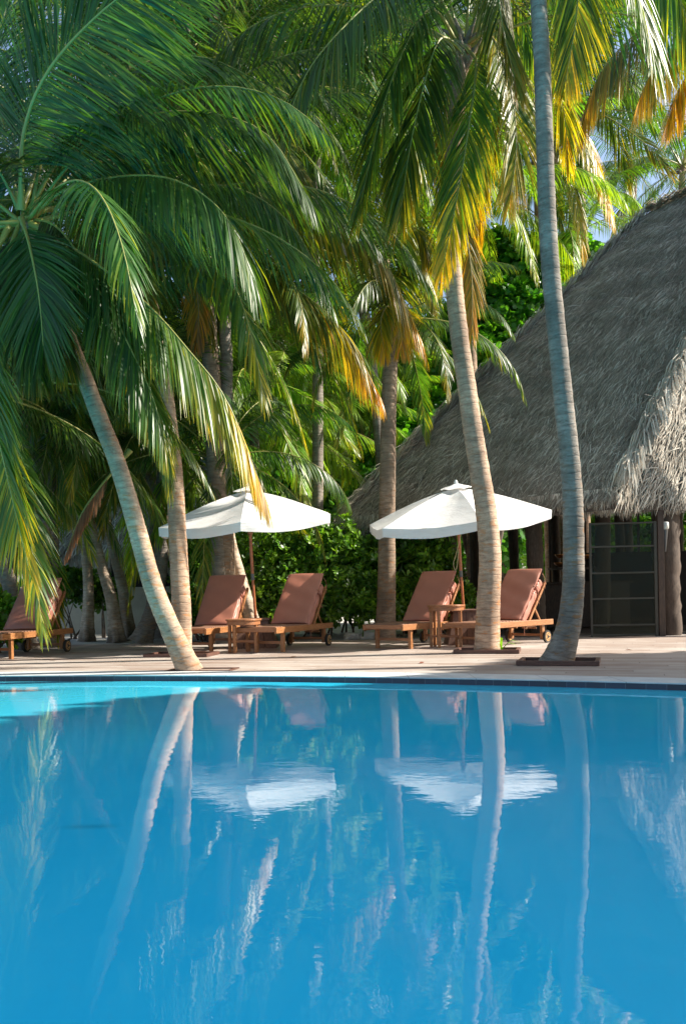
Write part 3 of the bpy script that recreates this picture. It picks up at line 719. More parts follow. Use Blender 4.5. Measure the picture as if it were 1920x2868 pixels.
bgstem('dark palm behind the straight palm, foot kicked out to the left', [(322, 1462), (348, 1400), (368, 1300), (372, 1180), (370, 1060), (365, 930)], 15.8, .17, .11, 54, M_BARKD)
bgstem('dark palm stem right behind the first lounger backrest', [(125, 1460), (116, 1380), (106, 1280), (98, 1150), (80, 1000)], 14.6, .15, .1, 55, M_BARKD)
bgstem('thick dark palm stem leaning left at the left edge behind the lounger', [(60, 1440), (35, 1370), (5, 1290), (-40, 1180), (-80, 1050)], 14.0, .16, .12, 56, M_BARKD)
bgstem('pale leaning stem behind the dark stemmed palm by the left parasol pole', [(590, 1450), (552, 1330), (528, 1240), (515, 1150), (500, 1050)], 15.2, .13, .09, 57)
# hanging dead frond
me, b0 = frond_mesh('dead_frond', FD([(298, 1030, 12.6), (262, 1075, 12.5), (225, 1120, 12.4), (185, 1180, 12.4), (150, 1270, 12.4)]), leaf=.45, n=40, droop=2.0, dead=True, seed=99, start=.3, rr=.03)
o = bpy.data.objects.new('dead_frond', me); C.objects.link(o); o.location = tuple(b0)
tag(o, 'rust brown dead palm leaf hanging across the slender stems at left', 'palm leaf')

# ------------------------------------------------------------------ leafy shrubs and trees
def leaf_cloud(mb, Cc, A, k, ln, wd, spread=.9, rg=None, ybase=.3, yvar=.5, curl=.25):
    Cc = np.asarray(Cc); n = len(Cc); A = nrm(A)
    ref = np.where(np.abs(A[:, 2:3]) < .9, np.array([[0, 0, 1.]]), np.array([[1., 0, 0]]))
    U = nrm(np.cross(A, ref)); W = np.cross(A, U)
    C2 = np.repeat(Cc, k, 0); A2 = np.repeat(A, k, 0); U2 = np.repeat(U, k, 0); W2 = np.repeat(W, k, 0)
    m = n * k
    ph = np.tile(np.arange(k) * 2.4, n) + np.repeat(rg.uniform(0, 6.28, n), k)
    sp = spread * rg.uniform(.5, 1.25, m)
    d = nrm(A2 * np.cos(sp)[:, None] + (U2 * np.cos(ph)[:, None] + W2 * np.sin(ph)[:, None]) * np.sin(sp)[:, None])
    side = nrm(np.cross(d, A2) + rg.normal(0, .15, (m, 3)))
    nor = np.cross(side, d)
    L = ln * rg.uniform(.7, 1.2, m)[:, None]; Wd = wd * rg.uniform(.8, 1.15, m)[:, None]
    off = rg.normal(0, ln * .15, (m, 3))
    b = C2 + off
    v = [b, b + d * L * .5 - side * Wd * .42 + nor * L * .02, b + d * L * .5 + side * Wd * .42 + nor * L * .02,
         b + d * L * .85 - side * Wd * .38 - nor * L * curl * .3, b + d * L * .85 + side * Wd * .38 - nor * L * curl * .3, b + d * L * 1.02 - nor * L * curl * .5]
    V = np.stack(v, 1)
    F4 = np.array([[1, 2, 4, 3]]); F3 = np.array([[0, 2, 1], [3, 4, 5]])
    ofs = (np.arange(m) * 6)[:, None, None]
    yl = np.clip(np.repeat(rg.normal(ybase, yvar * .5, n), k) + rg.normal(0, .1, m), 0, 1); yl = np.repeat(yl, 6); rn = np.repeat(rg.uniform(0, 1, m), 6)
    st = mb.n
    mb.add(V.reshape(-1, 3), (F4[None] + ofs).reshape(-1, 4), 0, yel=yl, rnd=rn)
    f3 = (F3[None] + ofs).reshape(-1, 3) + st
    mb.F.append(f3.ravel().astype(np.int32)); mb.T.append(np.full(len(f3), 3, np.int32)); mb.M.append(np.zeros(len(f3), np.int32))

def shrub(name, label, cat, blobs, n, base, mat, ln=.11, wd=.05, k=7, seed=0, ybase=.3, yvar=.5, front=True, group=None, stems=8, spread=.95):
    """blobs: (x,y,z, rx,ry,rz)"""
    rg = np.random.default_rng(seed); blobs = np.array(blobs, float)
    t = thing(name, label, cat, base, 0, group)
    vol = blobs[:, 3] * blobs[:, 4] + blobs[:, 3] * blobs[:, 5]; pr = vol / vol.sum()
    idx = rg.choice(len(blobs), n, p=pr); d = nrm(rg.normal(0, 1, (n, 3)))
    d[:, 2] = np.where(d[:, 2] < -.5, -d[:, 2], d[:, 2])
    rad = 1 - np.abs(rg.normal(0, .16, n)); rad = np.where(rg.uniform(size=n) < .18, rg.uniform(.3, .9, n), rad)
    # lumpy outline
    lump = 1 + .13 * np.sin(d[:, 0] * 7 + idx) * np.sin(d[:, 2] * 6 + 2 * idx) + .08 * np.sin(d[:, 1] * 11 + d[:, 2] * 9)
    Cc = blobs[idx, :3] + d * blobs[idx, 3:] * (rad * lump)[:, None]
    keep = Cc[:, 2] > .03; Cc = Cc[keep]; d = d[keep]
    A = nrm(d * .7 + np.array([0, 0, .55]) + rg.normal(0, .45, (len(d), 3)))
    mb = MB(); leaf_cloud(mb, Cc, A, k, ln, wd, spread, rg, ybase, yvar)
    link('foliage', mb.mesh('foliage', False, off=base), mat, t)
    mb = MB()
    for i in range(stems):
        bl = blobs[rg.integers(len(blobs))]; p1 = bl[:3] + rg.normal(0, .35, 3) * bl[3:]
        p0 = np.array([bl[0] + rg.normal(0, .25) * bl[3] * .5, bl[1], 0.0]) if name != 'leafy_tree' else np.array([base[0], base[1], 0.])
        mid = (p0 + p1) / 2 + rg.normal(0, .12, 3)
        r = .022 if name != 'leafy_tree' else .11
        tube(mb, spline([p0, mid, p1], 7), np.linspace(r, r * .25, 7), 6, 0)
    link('branches', mb.mesh('branches', True, off=base), M_BRANCH, t)
    return t
# hedge behind the deck, between the left parasol and the pavilion
hb = []
rg = np.random.default_rng(5)
for px, top in [(560, 1500), (610, 1470), (670, 1480), (730, 1500), (790, 1500), (850, 1480), (910, 1470), (970, 1480), (1030, 1500), (1090, 1500), (1150, 1490), (1210, 1500)]:
    Y = 16.3 + rg.uniform(-.15, .35); p = P(px, top, Y); h = p[2]
    hb.append((p[0], Y, h * .5, .62, .75, h * .54)); 
    hb.append((p[0] + .2, Y - .45, h * .28, .5, .5, h * .32))
shrub('hedge', 'dense dark green hedge of glossy leaves behind the four middle loungers', 'hedge', hb, 8200, P(860, 1780, 16.3) * [1, 1, 0], M_BROAD, .13, .055, 7, 60, .62, .7)
# brighter shrubs
p = P(905, 1440, 17.6); 
shrub('shrub', 'sunlit lime green shrub top beside the left eave of the thatch', 'shrub', [(p[0] - .1, 17.8, 1.2, .9, .8, 1.25), (p[0] + .45, 18.0, 1.5, .6, .7, 1.0)], 1500, (p[0], 17.8, 0), M_BRIGHT, .15, .06, 8, 61, .7, .5)
p = P(12, 1740, 13.2)
shrub('shrub', 'small bright green shrub at the left edge behind the first lounger', 'shrub', [(p[0] - .12, 13.2, .38, .3, .35, .5)], 260, (p[0], 13.2, 0), M_BRIGHT, .15, .07, 7, 62, .6, .4)
p = P(215, 1650, 17.6)
shrub('shrub', 'loose dark shrub with bare twisted stems before the white garden wall', 'shrub', [(p[0] - .05, 17.5, .95, .55, .35, .45), (p[0] + .55, 17.7, .8, .4, .3, .45), (p[0] - .5, 17.6, 1.15, .35, .3, .3)], 420, (p[0], 17.6, 0), M_BROAD, .15, .09, 6, 63, .2, .4, stems=12)
p = P(560, 1600, 15.9)
shrub('shrub', 'bright leafy bush between the straight palm and the dark stemmed palm', 'shrub', [(p[0], 15.9, .9, .42, .4, .95), (p[0] + .1, 15.6, .5, .5, .4, .5)], 900, (p[0], 15.9, 0), M_BRIGHT, .13, .055, 7, 64, .3, .5)
# big leafy tree left of the roof
tb = []
rg = np.random.default_rng(8)
for (dx, dy, Y, r) in [(980, 960, 23, 1.3), (930, 1060, 22, 1.2), (960, 1150, 21, 1.1), (1030, 900, 23.5, 1.3), (1040, 1010, 22.5, 1.4), (1090, 820, 24, 1.3), (1130, 740, 24.5, 1.4), (1190, 650, 25, 1.3), (1170, 760, 24.5, 1.5), (1120, 880, 23.5, 1.4), (1230, 700, 25.5, 1.3), (1290, 640, 26, 1.2), (1150, 600, 25.5, 1.0), (1000, 1080, 22, 1.3), (890, 1130, 21.5, 1.0), (1310, 600, 26.5, .8), (950, 860, 24, 1.0)]:
    p = D(dx, dy, Y); tb.append((p[0], Y, p[2], r, r * .8, r * .85))
shrub('leafy_tree', 'round leaved green tree rising behind the left slope of the thatch', 'tree', tb, 9500, gp(1100, 24), M_BROAD, .22, .17, 6, 65, .5, .7, stems=22)
# shrubs beyond the open pavilion, lit by the sun from behind
for i, (X, Y, h) in enumerate([(3.2, 20.5, 2.6), (8.0, 28.0, 4.2), (11.0, 27.5, 4.4), (14.5, 28.0, 4.4)]):
    if i == 0: continue
    shrub('shrub', ['', 'sunlit bush seen through the dark posts of the pavilion', 'sunlit bush seen through the film door of the pavilion', 'sunlit bush seen past the post with the wall lamp'][i], 'shrub',
          [(X, Y, h * .5, 2.0, .8, h * .55), (X + 1, Y - .3, h * .4, 1.4, .8, h * .4)], 1300, (X, Y, 0), M_BRIGHT, .26, .13, 6, 70 + i, .8, .6)
# far tree masses closing the view
for i, (dx, Y, zt, rx, lb) in enumerate([(60, 33, 9, 5.5, 'broad dark tree far behind the left palms'), (480, 34, 11, 6, 'tall dark tree far behind the left parasol'), (860, 36, 12, 6, 'tall dark tree far behind the brown middle palm'), (1180, 38, 9, 4.5, 'lower far tree behind the round leaved tree')]):
    p = gp(dx, Y)
    bl = [(p[0] + rx * .6 * math.cos(a), Y + 1.5 * math.sin(a), zt * .35 + zt * .35 * ((j * 37) % 5) / 4, rx * .55, 2.2, zt * .33) for j, a in enumerate(np.arange(0, 6.28, .8))]
    shrub('leafy_tree', lb, 'tree', bl, 3600, p, M_BROAD, .5, .3, 6, 80 + i, .25, .5, stems=10, group='far trees behind the palms')
# unseen trees added off to the right to shade the pool
for i, (X, Y, z, r, lb) in enumerate([(8.0, 2.3, 8, 3.0, 'unseen shade tree right of the pool nearest the water'), (11.4, 5.9, 8, 2.7, 'unseen middle shade tree right of the pool'), (13.8, 8.5, 7.2, 2.5, 'unseen shade tree right of the deck beside the pavilion'), (6.0, 1.2, 8, 3.0, 'unseen shade tree right of the pool behind the viewer'), (11.6, 2.4, 8, 2.5, 'unseen shade tree set back on the right bank')]):
    shrub('leafy_tree', lb, 'tree', [(X + r * .5 * math.cos(a), Y + r * .5 * math.sin(a), z + .5 * math.sin(3 * a), r * .62, r * .62, 1.3) for a in np.arange(0, 6.28, 1.05)], 1900, (X, Y, 0), M_BROAD, .42, .3, 6, 90 + i, .3, .4, stems=12, group='unseen shade trees right of the pool')
# dracaena and sprout
def tuft(name, label, base, n, L, w, mat, seed, yel, stem=0.0):
    rg = np.random.default_rng(seed); mb = MB(); base = np.asarray(base, float)
    if stem: tube(mb, [base, base + [.02, 0, stem * .5], base + [0, 0, stem]], [.015, .012, .01], 5, 0, yel=.3, rnd=.3)
    for i in range(n):
        a = rg.uniform(0, 6.28); e = rg.uniform(.2, 1.3); l = L * rg.uniform(.7, 1.1)
        d = np.array([math.cos(a) * math.cos(e), math.sin(a) * math.cos(e), math.sin(e)])
        s = np.array([-math.sin(a), math.cos(a), 0]) * w * .5
        p0 = base + [0, 0, stem]; p1 = p0 + d * l * .55; p2 = p1 + nrm(d + [0, 0, -.9]) * l * .45
        mb.add([p0 - s * .5, p0 + s * .5, p1 - s, p1 + s, p2], [[0, 1, 3, 2]], 0, yel=yel, rnd=rg.uniform())
        mb.add([p1 - s, p1 + s, p2], [[0, 1, 2]], 0, yel=yel, rnd=rg.uniform())
    o = link(name, mb.mesh(name, True, off=base), mat); o.location = tuple(base); tag(o, label, 'plant'); return o
tuft('dracaena_plant', 'spiky dracaena in front of the hedge left of the brown palm', P(1015, 1770, 15.2) * [1, 1, 0], 30, .36, .03, M_BRIGHT, 3, .4, .55)
tuft('leaf_sprout', 'yellow green sprout at the foot of the curving pale palm', G(1402, 1824), 9, .32, .06, M_BRIGHT, 4, 1.0, .02)
for i, (px, py, lb) in enumerate([(1035, 1775, 'pale rock at the foot of the hedge left of the third lounger'), (985, 1779, 'smaller pale rock beside the first hedge rock'), (1575, 1780, 'pale rock between the last lounger and the pavilion')]):
    b = P(px, py, 15.3) * [1, 1, 0]; rg = np.random.default_rng(i); bm = bmesh.new(); bmesh.ops.create_icosphere(bm, subdivisions=3, radius=.16)
    for v in bm.verts:
        v.co *= 1 + .18 * math.sin(v.co.x * 22 + i) * math.cos(v.co.z * 17 + v.co.y * 13); v.co.z = max(v.co.z * .7, -.04)
    me = bpy.data.meshes.new('garden_rock'); bm.to_mesh(me); bm.free(); o = link('garden_rock', me, M_STONE); o.location = (b[0], b[1], .03)
    o.scale = (1.3 - .3 * i, 1, .9); tag(o, lb, 'rock', 'pale rocks behind the deck')

# ------------------------------------------------------------------ thatched pavilion
pL, pC = P(932, 1474, 16.4), P(1722, 1388, 13.9)
A1, A2 = P(1812, 598, 20.5), P(2195, 430, 17.5)
pR = B([13.6, 17.8, pC[2] + .05]); pRB = B([14.5, 25.0, 3.3]); pLB = B([7.8, 25.5, 3.3])
pav = thing('thatched_pavilion', 'large open pavilion with a steep grey thatched roof at the right', 'pavilion', (6, 16, 0))
off = np.array([6, 16, 0.])
def thatch_face(mb, a, b, d, c, n, rg, wmin=.010, wmax=.024, lmin=.22, lmax=.5, tone=(.1, .9), lift=.05, sag=.0):
    """a,b eave ends, c above b, d above a: blades laid down the slope"""
    area_n = n
    u = rg.uniform(0, 1, area_n); v = 1 - np.sqrt(1 - rg.uniform(0, 1, area_n) * .999)
    if np.linalg.norm(c - d) > .5: v = rg.uniform(0, 1, area_n)
    Ptop = (d[None] * (1 - u[:, None]) + c[None] * u[:, None]); Pbot = (a[None] * (1 - u[:, None]) + b[None] * u[:, None])
    down = nrm(Pbot - Ptop); nr = nrm(np.cross(b - a, d - a)); nr = nr if nr[2] > 0 else -nr
    pos = Pbot + (Ptop - Pbot) * v[:, None]
    side = nrm(np.cross(down, nr))
    # shaggy layering: tufts stand in clumps
    cl = .6 * np.sin(pos[:, 0] * 5.3 + pos[:, 2] * 1.9) * np.sin(pos[:, 2] * 4.7 - pos[:, 0] * 2.3 + 1.5 * np.sin(pos[:, 0] * 1.7)) + .4 * rg.normal(0, .6, n)
    yaw = rg.normal(0, .20, n) + cl * .22
    wild = rg.uniform(size=n) < .012; yaw = np.where(wild, rg.normal(0, .9, n), yaw)
    dd = nrm(down * np.cos(yaw)[:, None] + side * np.sin(yaw)[:, None] + nr * (rg.uniform(.0, .13, n) + .05 * cl)[:, None])
    L = rg.uniform(lmin, lmax, n)[:, None]; W = rg.uniform(wmin, wmax, n)[:, None]
    sv = np.cross(dd, nr); sv = nrm(sv)
    p0 = pos + nr * (rg.uniform(0, lift, n) + .03 * cl)[:, None]; p1 = p0 + dd * L * .55; p2 = p0 + dd * L * 1.0 - nr * L * .10
    V = np.stack([p0 - sv * W * .5, p0 + sv * W * .5, p1 - sv * W * .5, p1 + sv * W * .5, p2 - sv * W * .15, p2 + sv * W * .15], 1)
    F = (np.array([[0, 1, 3, 2], [2, 3, 5, 4]])[None] + (np.arange(n) * 6)[:, None, None]).reshape(-1, 4)
    t = np.clip(rg.uniform(tone[0], tone[1], n) ** 1.3 + .12 * cl + wild * .6, 0, 1)
    mb.add(V.reshape(-1, 3), F, 0, rnd=np.repeat(t, 6))
def fringe(mb, a, b, n, rg, out, zdrop=(.12, .36)):
    u = rg.uniform(0, 1, n)[:, None]; p0 = a * (1 - u) + b * u
    e = nrm(b - a); layer = rg.uniform(0, 1, n)[:, None]
    p0 = p0 - out[None] * layer * .30 + np.array([0, 0, .14]) - np.array([0, 0, .10]) * layer
    L = rg.uniform(*zdrop, n)[:, None]; lean = rg.normal(0, .18, n)[:, None]
    clump = np.sin(u * 60) * .06 + np.sin(u * 23) * .06
    d = nrm(np.array([0, 0, -1.]) + e[None] * lean + out[None] * rg.uniform(.0, .35, n)[:, None])
    p1 = p0 + d * L * .6; p2 = p0 + nrm(d + [0, 0, -.4]) * (L + clump)
    W = rg.uniform(.010, .022, n)[:, None]; sv = e[None]
    V = np.stack([p0 - sv * W * .5, p0 + sv * W * .5, p1 - sv * W * .5, p1 + sv * W * .5, p2 - sv * W * .1, p2 + sv * W * .1], 1)
    F = (np.array([[0, 1, 3, 2], [2, 3, 5, 4]])[None] + (np.arange(n) * 6)[:, None, None]).reshape(-1, 4)
    mb.add(V.reshape(-1, 3), F, 0, rnd=np.repeat(np.clip(rg.uniform(.05, .95, n), 0, 1), 6))
rg = np.random.default_rng(42)
base_mb = MB()
th = .12
for (a_, b_, c_, d_) in ([pL, pC, A2, A1], [pC, pR, A2, A2], [pR, pRB, A1, A2], [pRB, pLB, A1, A1], [pLB, pL, A1, A1]):
    g_ = 16; uu, vv_ = np.meshgrid(np.linspace(0, 1, g_ + 1), np.linspace(0, 1, g_ + 1), indexing='ij'); uu = uu.ravel()[:, None]; vv_ = vv_.ravel()[:, None]
    q = (a_ * (1 - uu) + b_ * uu) * (1 - vv_) + (d_ * (1 - uu) + c_ * uu) * vv_
    base_mb.add(q, [[i * (g_ + 1) + j, (i + 1) * (g_ + 1) + j, (i + 1) * (g_ + 1) + j + 1, i * (g_ + 1) + j + 1] for i in range(g_) for j in range(g_)])
ev = np.array([pL, pC, pR, pRB, pLB]); cen = ev.mean(0)
lo = ev - [0, 0, .22]; inn = cen + (ev - cen) * .93 - [0, 0, .2]
for i in range(5):
    j = (i + 1) % 5
    base_mb.add([ev[i], ev[j], lo[j], lo[i]], [[0, 1, 2, 3]])
    base_mb.add([lo[i], lo[j], inn[j], inn[i]], [[0, 1, 2, 3]])
    ap = (A1 + A2) / 2 - [0, 0, .5]
    base_mb.add([inn[i], inn[j], ap], [[0, 1, 2]])
roof = link('roof', base_mb.mesh('roof', False, off=off), M_THATCHU, pav)
mb = MB()
thatch_face(mb, pL, pC, A1, A2, 84000, rg, .007, .017, .14, .36, (.05, .85))
thatch_face(mb, pC, pR, A2, A2, 16000, rg, .008, .02, .2, .45, tone=(.35, 1))  # blades toned paler on this slope to read as sunlit
thatch_face(mb, pLB, pL, A1, A1, 5000, rg); 
def horiz_out(a, b):
    e = nrm((b - a) * [1, 1, 0]); o_ = np.array([e[1], -e[0], 0]); m = (a + b) / 2 - cen
    return o_ if np.dot(o_, m) > 0 else -o_
fringe(mb, pL, pC, 9000, rg, horiz_out(pL, pC)); fringe(mb, pC, pR, 8000, rg, horiz_out(pC, pR)); fringe(mb, pLB, pL, 3500, rg, horiz_out(pLB, pL))
fringe(mb, pR, pRB, 1500, rg, horiz_out(pR, pRB)); fringe(mb, pRB, pLB, 1500, rg, horiz_out(pRB, pLB))
o = link('thatch', mb.mesh('thatch', False, off=off), M_THATCH, roof)
# shaggy layered hip cap
mb = MB(); 
def hip(mb, a, b, n1, rg, out1, out2, wid=.55):
    L = np.linalg.norm(b - a); down = nrm(a - b); layers = int(L / .33)
    for k in range(2, layers + 1):
        c = a + (b - a) * min(1, k / layers) + np.array([0, 0, .10])
        m = n1
        f = rg.uniform(-1, 1, m)
        dirs = nrm(down[None] * .85 + np.where(f[:, None] < 0, out1[None], out2[None]) * np.abs(f)[:, None] * .75 + [0, 0, -.05])
        Ls = rg.uniform(.30, .62, m)[:, None]
        p0 = c + rg.normal(0, .05, (m, 3)); p1 = p0 + dirs * Ls * .55 + [0, 0, .02]; p2 = p0 + dirs * Ls + np.array([0, 0, -.10])
        sv = nrm(np.cross(dirs, [0, 0, 1.])); W = rg.uniform(.014, .032, m)[:, None]
        V = np.stack([p0 - sv * W * .5, p0 + sv * W * .5, p1 - sv * W * .5, p1 + sv * W * .5, p2 - sv * W * .15, p2 + sv * W * .15], 1)
        F = (np.array([[0, 1, 3, 2], [2, 3, 5, 4]])[None] + (np.arange(m) * 6)[:, None, None]).reshape(-1, 4)
        mb.add(V.reshape(-1, 3), F, 0, rnd=np.repeat(np.clip(rg.uniform(.45, 1.1, m), 0, 1), 6))  # cap blades toned paler, sunlight put into their colour
hip(mb, pC, A2, 190, rg, horiz_out(pL, pC), horiz_out(pC, pR))
hip(mb, pL, A1, 90, rg, horiz_out(pL, pC), horiz_out(pLB, pL)); hip(mb, A2, A1, 90, rg, horiz_out(pL, pC), -horiz_out(pL, pC))
link('hip_cap', mb.mesh('hip_cap', False, off=off), M_THATCH, roof)
# posts (rough dark timber)
def post(px, Y, r, seed):
    b = P(px, 1780, Y) * [1, 1, 0]; rgp = np.random.default_rng(seed)
    z = np.linspace(0, 2.25 if Y < 16.5 else 3.0, 24); pts = b + np.stack([.03 * np.sin(z + seed), 0 * z, z], 1)
    rr = r * (1 + .05 * np.sin(z * 3 + seed))[:, None] * (1 + .05 * rgp.normal(0, 1, (24, 14)))
    m = MB(); tube(m, pts, rr, 14); return link('post', m.mesh('post', True, off=off), M_POST, pav)
for i, (px, Y, r) in enumerate([(1146, 17.0, .14), (1258, 16.8, .16), (1502, 15.9, .15), (1872, 14.7, .22), (2060, 15.4, .2), (2250, 16.2, .2), (1330, 20.5, .12), (1440, 21, .12), (1560, 22, .12), (1395, 17.6, .1), (1612, 17.2, .13), (1690, 17.6, .16), (1600, 25, .14), (1760, 24.5, .14), (1740, 20.5, .1), (1905, 20, .12)]):
    post(px, Y, r, i)
# interior: floor, back bar, dark partitions
boxes('interior_floor', [((9, 20.5, -.008), (12, 10.0, .03))], M_FLOORIN, pav, 0, off=off)
boxes('counter', [((4.6, 17.9, .48), (2.6, .5, .9)), ((4.6, 17.9, .95), (2.75, .6, .05))], M_DARKW, pav, .01, off=off)
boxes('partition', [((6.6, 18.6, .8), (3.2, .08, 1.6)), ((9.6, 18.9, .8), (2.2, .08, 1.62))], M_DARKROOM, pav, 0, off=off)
rails = [((x, 21.5 - .1 * x, 1.3), (.05, .05, 3.4)) for x in np.arange(3.4, 7.2, .42)]
boxes('screen_slats', rails, M_DARKW, pav, 0, off=off)
# plastic film door panel
dl, dr_ = P(1656, 1780, 14.45), P(1838, 1780, 14.35)
zt = P(1750, 1462, 14.4)[2]
dv = dr_ - dl; dv[2] = 0; wl_ = np.linalg.norm(dv); ang = math.atan2(dv[1], dv[0]); rot = Matrix.Rotation(ang, 4, 'Z'); mid = (dl + dr_) / 2
zs = [P(1750, y, 14.4)[2] for y in (1465, 1530, 1604, 1676, 1750)]
fr = boxes('door_frame', [((mid[0], mid[1], z), (wl_, .03, .028), rot) for z in zs + [.03]] + [((dl[0], dl[1], zt / 2), (.035, .035, zt), rot), ((dr_[0], dr_[1], zt / 2), (.05, .04, zt), rot)], simple('frame_grey', (.055, .055, .045), .7), pav, .004, off=off)
boxes('door_pane', [((mid[0], mid[1], zt / 2), (wl_ - .04, .004, zt - .02), rot)], M_FILM, fr, 0, off=off)
# door post trim beside
boxes('door_jamb', [((dr_[0] + .09, dr_[1] + .02, 1.15), (.10, .12, 2.3), rot)], M_DARKW, pav, .006, off=off)
# wall lamp on the post: tapered dark torch with pale cap
lp = P(1860, 1505, 14.42); t = thing('wall_lamp', 'dark tapering torch lamp with a pale cap on the pavilion post', 'lamp', lp)
m = MB(); tube(m, [(0, 0, -.24), (0, 0, .13)], [.015, .055], 14); link('shade', m.mesh('shade', True), M_METAL, t)
m = MB(); tube(m, [(0, 0, .13), (0, 0, .15), (0, 0, .25), (0, 0, .26)], [.05, .068, .068, .05], 14); link('cap', m.mesh('cap', True), M_LAMPW, t)
boxes('bracket', [((0, .09, 0), (.03, .14, .03))], M_METAL, t, .003)
# copper pans and things glinting on the counter
for i, (px, py, s, lb) in enumerate([(1566, 1558, .10, 'upper round copper lamp glowing behind the blue grey stem'), (1568, 1582, .13, 'lower wide copper bowl behind the blue grey stem'), (1640, 1560, .12, 'copper bowl just right of the blue grey stem')]):
    b = P(px, py, 17.6); m = MB(); hh = np.linspace(0, 1, 8)
    tube(m, np.stack([0 * hh, 0 * hh, hh * s * .7 - s * .35], 1), s * np.sin(.25 + hh * 1.35), 16)
    bb = link('copper_bowl', m.mesh('copper_bowl', True), M_COPPER); bb.location = tuple(b); tag(bb, lb, 'bowl', 'copper ware in the pavilion')
boxes('shelf', [((P(1600, 1590, 17.7)[0], 17.7, P(1600, 1592, 17.7)[2]), (.9, .35, .04))], M_DARKW, pav, 0, off=off)

# cottage and wall at the left back
wb = boxes('garden_wall', [((P(330, 1700, 19.5)[0], 19.5, .5), (3.2, .16, 1.02)), ((P(330, 1700, 19.5)[0], 19.5, 1.03), (3.24, .2, .05))], M_WALL, None, .01)
tag(wb, 'low pale plastered garden wall behind the slender palms', 'wall')
ct = thing('thatched_cottage', 'small dark cottage with drooping thatch behind the garden wall', 'cottage', (P(400, 1600, 22)[0], 22, 0))
o2 = np.array(ct.location)
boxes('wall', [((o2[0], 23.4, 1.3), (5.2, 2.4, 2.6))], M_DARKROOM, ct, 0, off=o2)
z0 = 2.05; c1 = B([o2[0] - 3.2, 21.6, z0]); c2 = B([o2[0] + 3.2, 21.6, z0]); c3 = B([o2[0] + 3.2, 25.2, z0]); c4 = B([o2[0] - 3.2, 25.2, z0]); r1, r2 = B([o2[0] - 1.6, 23.4, 4.4]), B([o2[0] + 1.6, 23.4, 4.4])
m = MB()
for q in ([c1, c2, r2, r1], [c2, c3, r2], [c3, c4, r1, r2], [c4, c1, r1], [c1, c2, c3, c4]): m.add(np.array(q), [list(range(len(q)))])
cr_ = link('roof', m.mesh('roof', False, off=o2), M_THATCHU, ct)
m = MB(); thatch_face(m, c1, c2, r1, r2, 6000, rg, .02, .04); fringe(m, c1, c2, 3200, rg, B([0, -1., 0]), (.3, .75)); fringe(m, c2, c3, 900, rg, B([1., 0, 0])); fringe(m, c4, c1, 900, rg, B([-1., 0, 0]))
link('thatch', m.mesh('thatch', False, off=o2), M_THATCH, cr_)

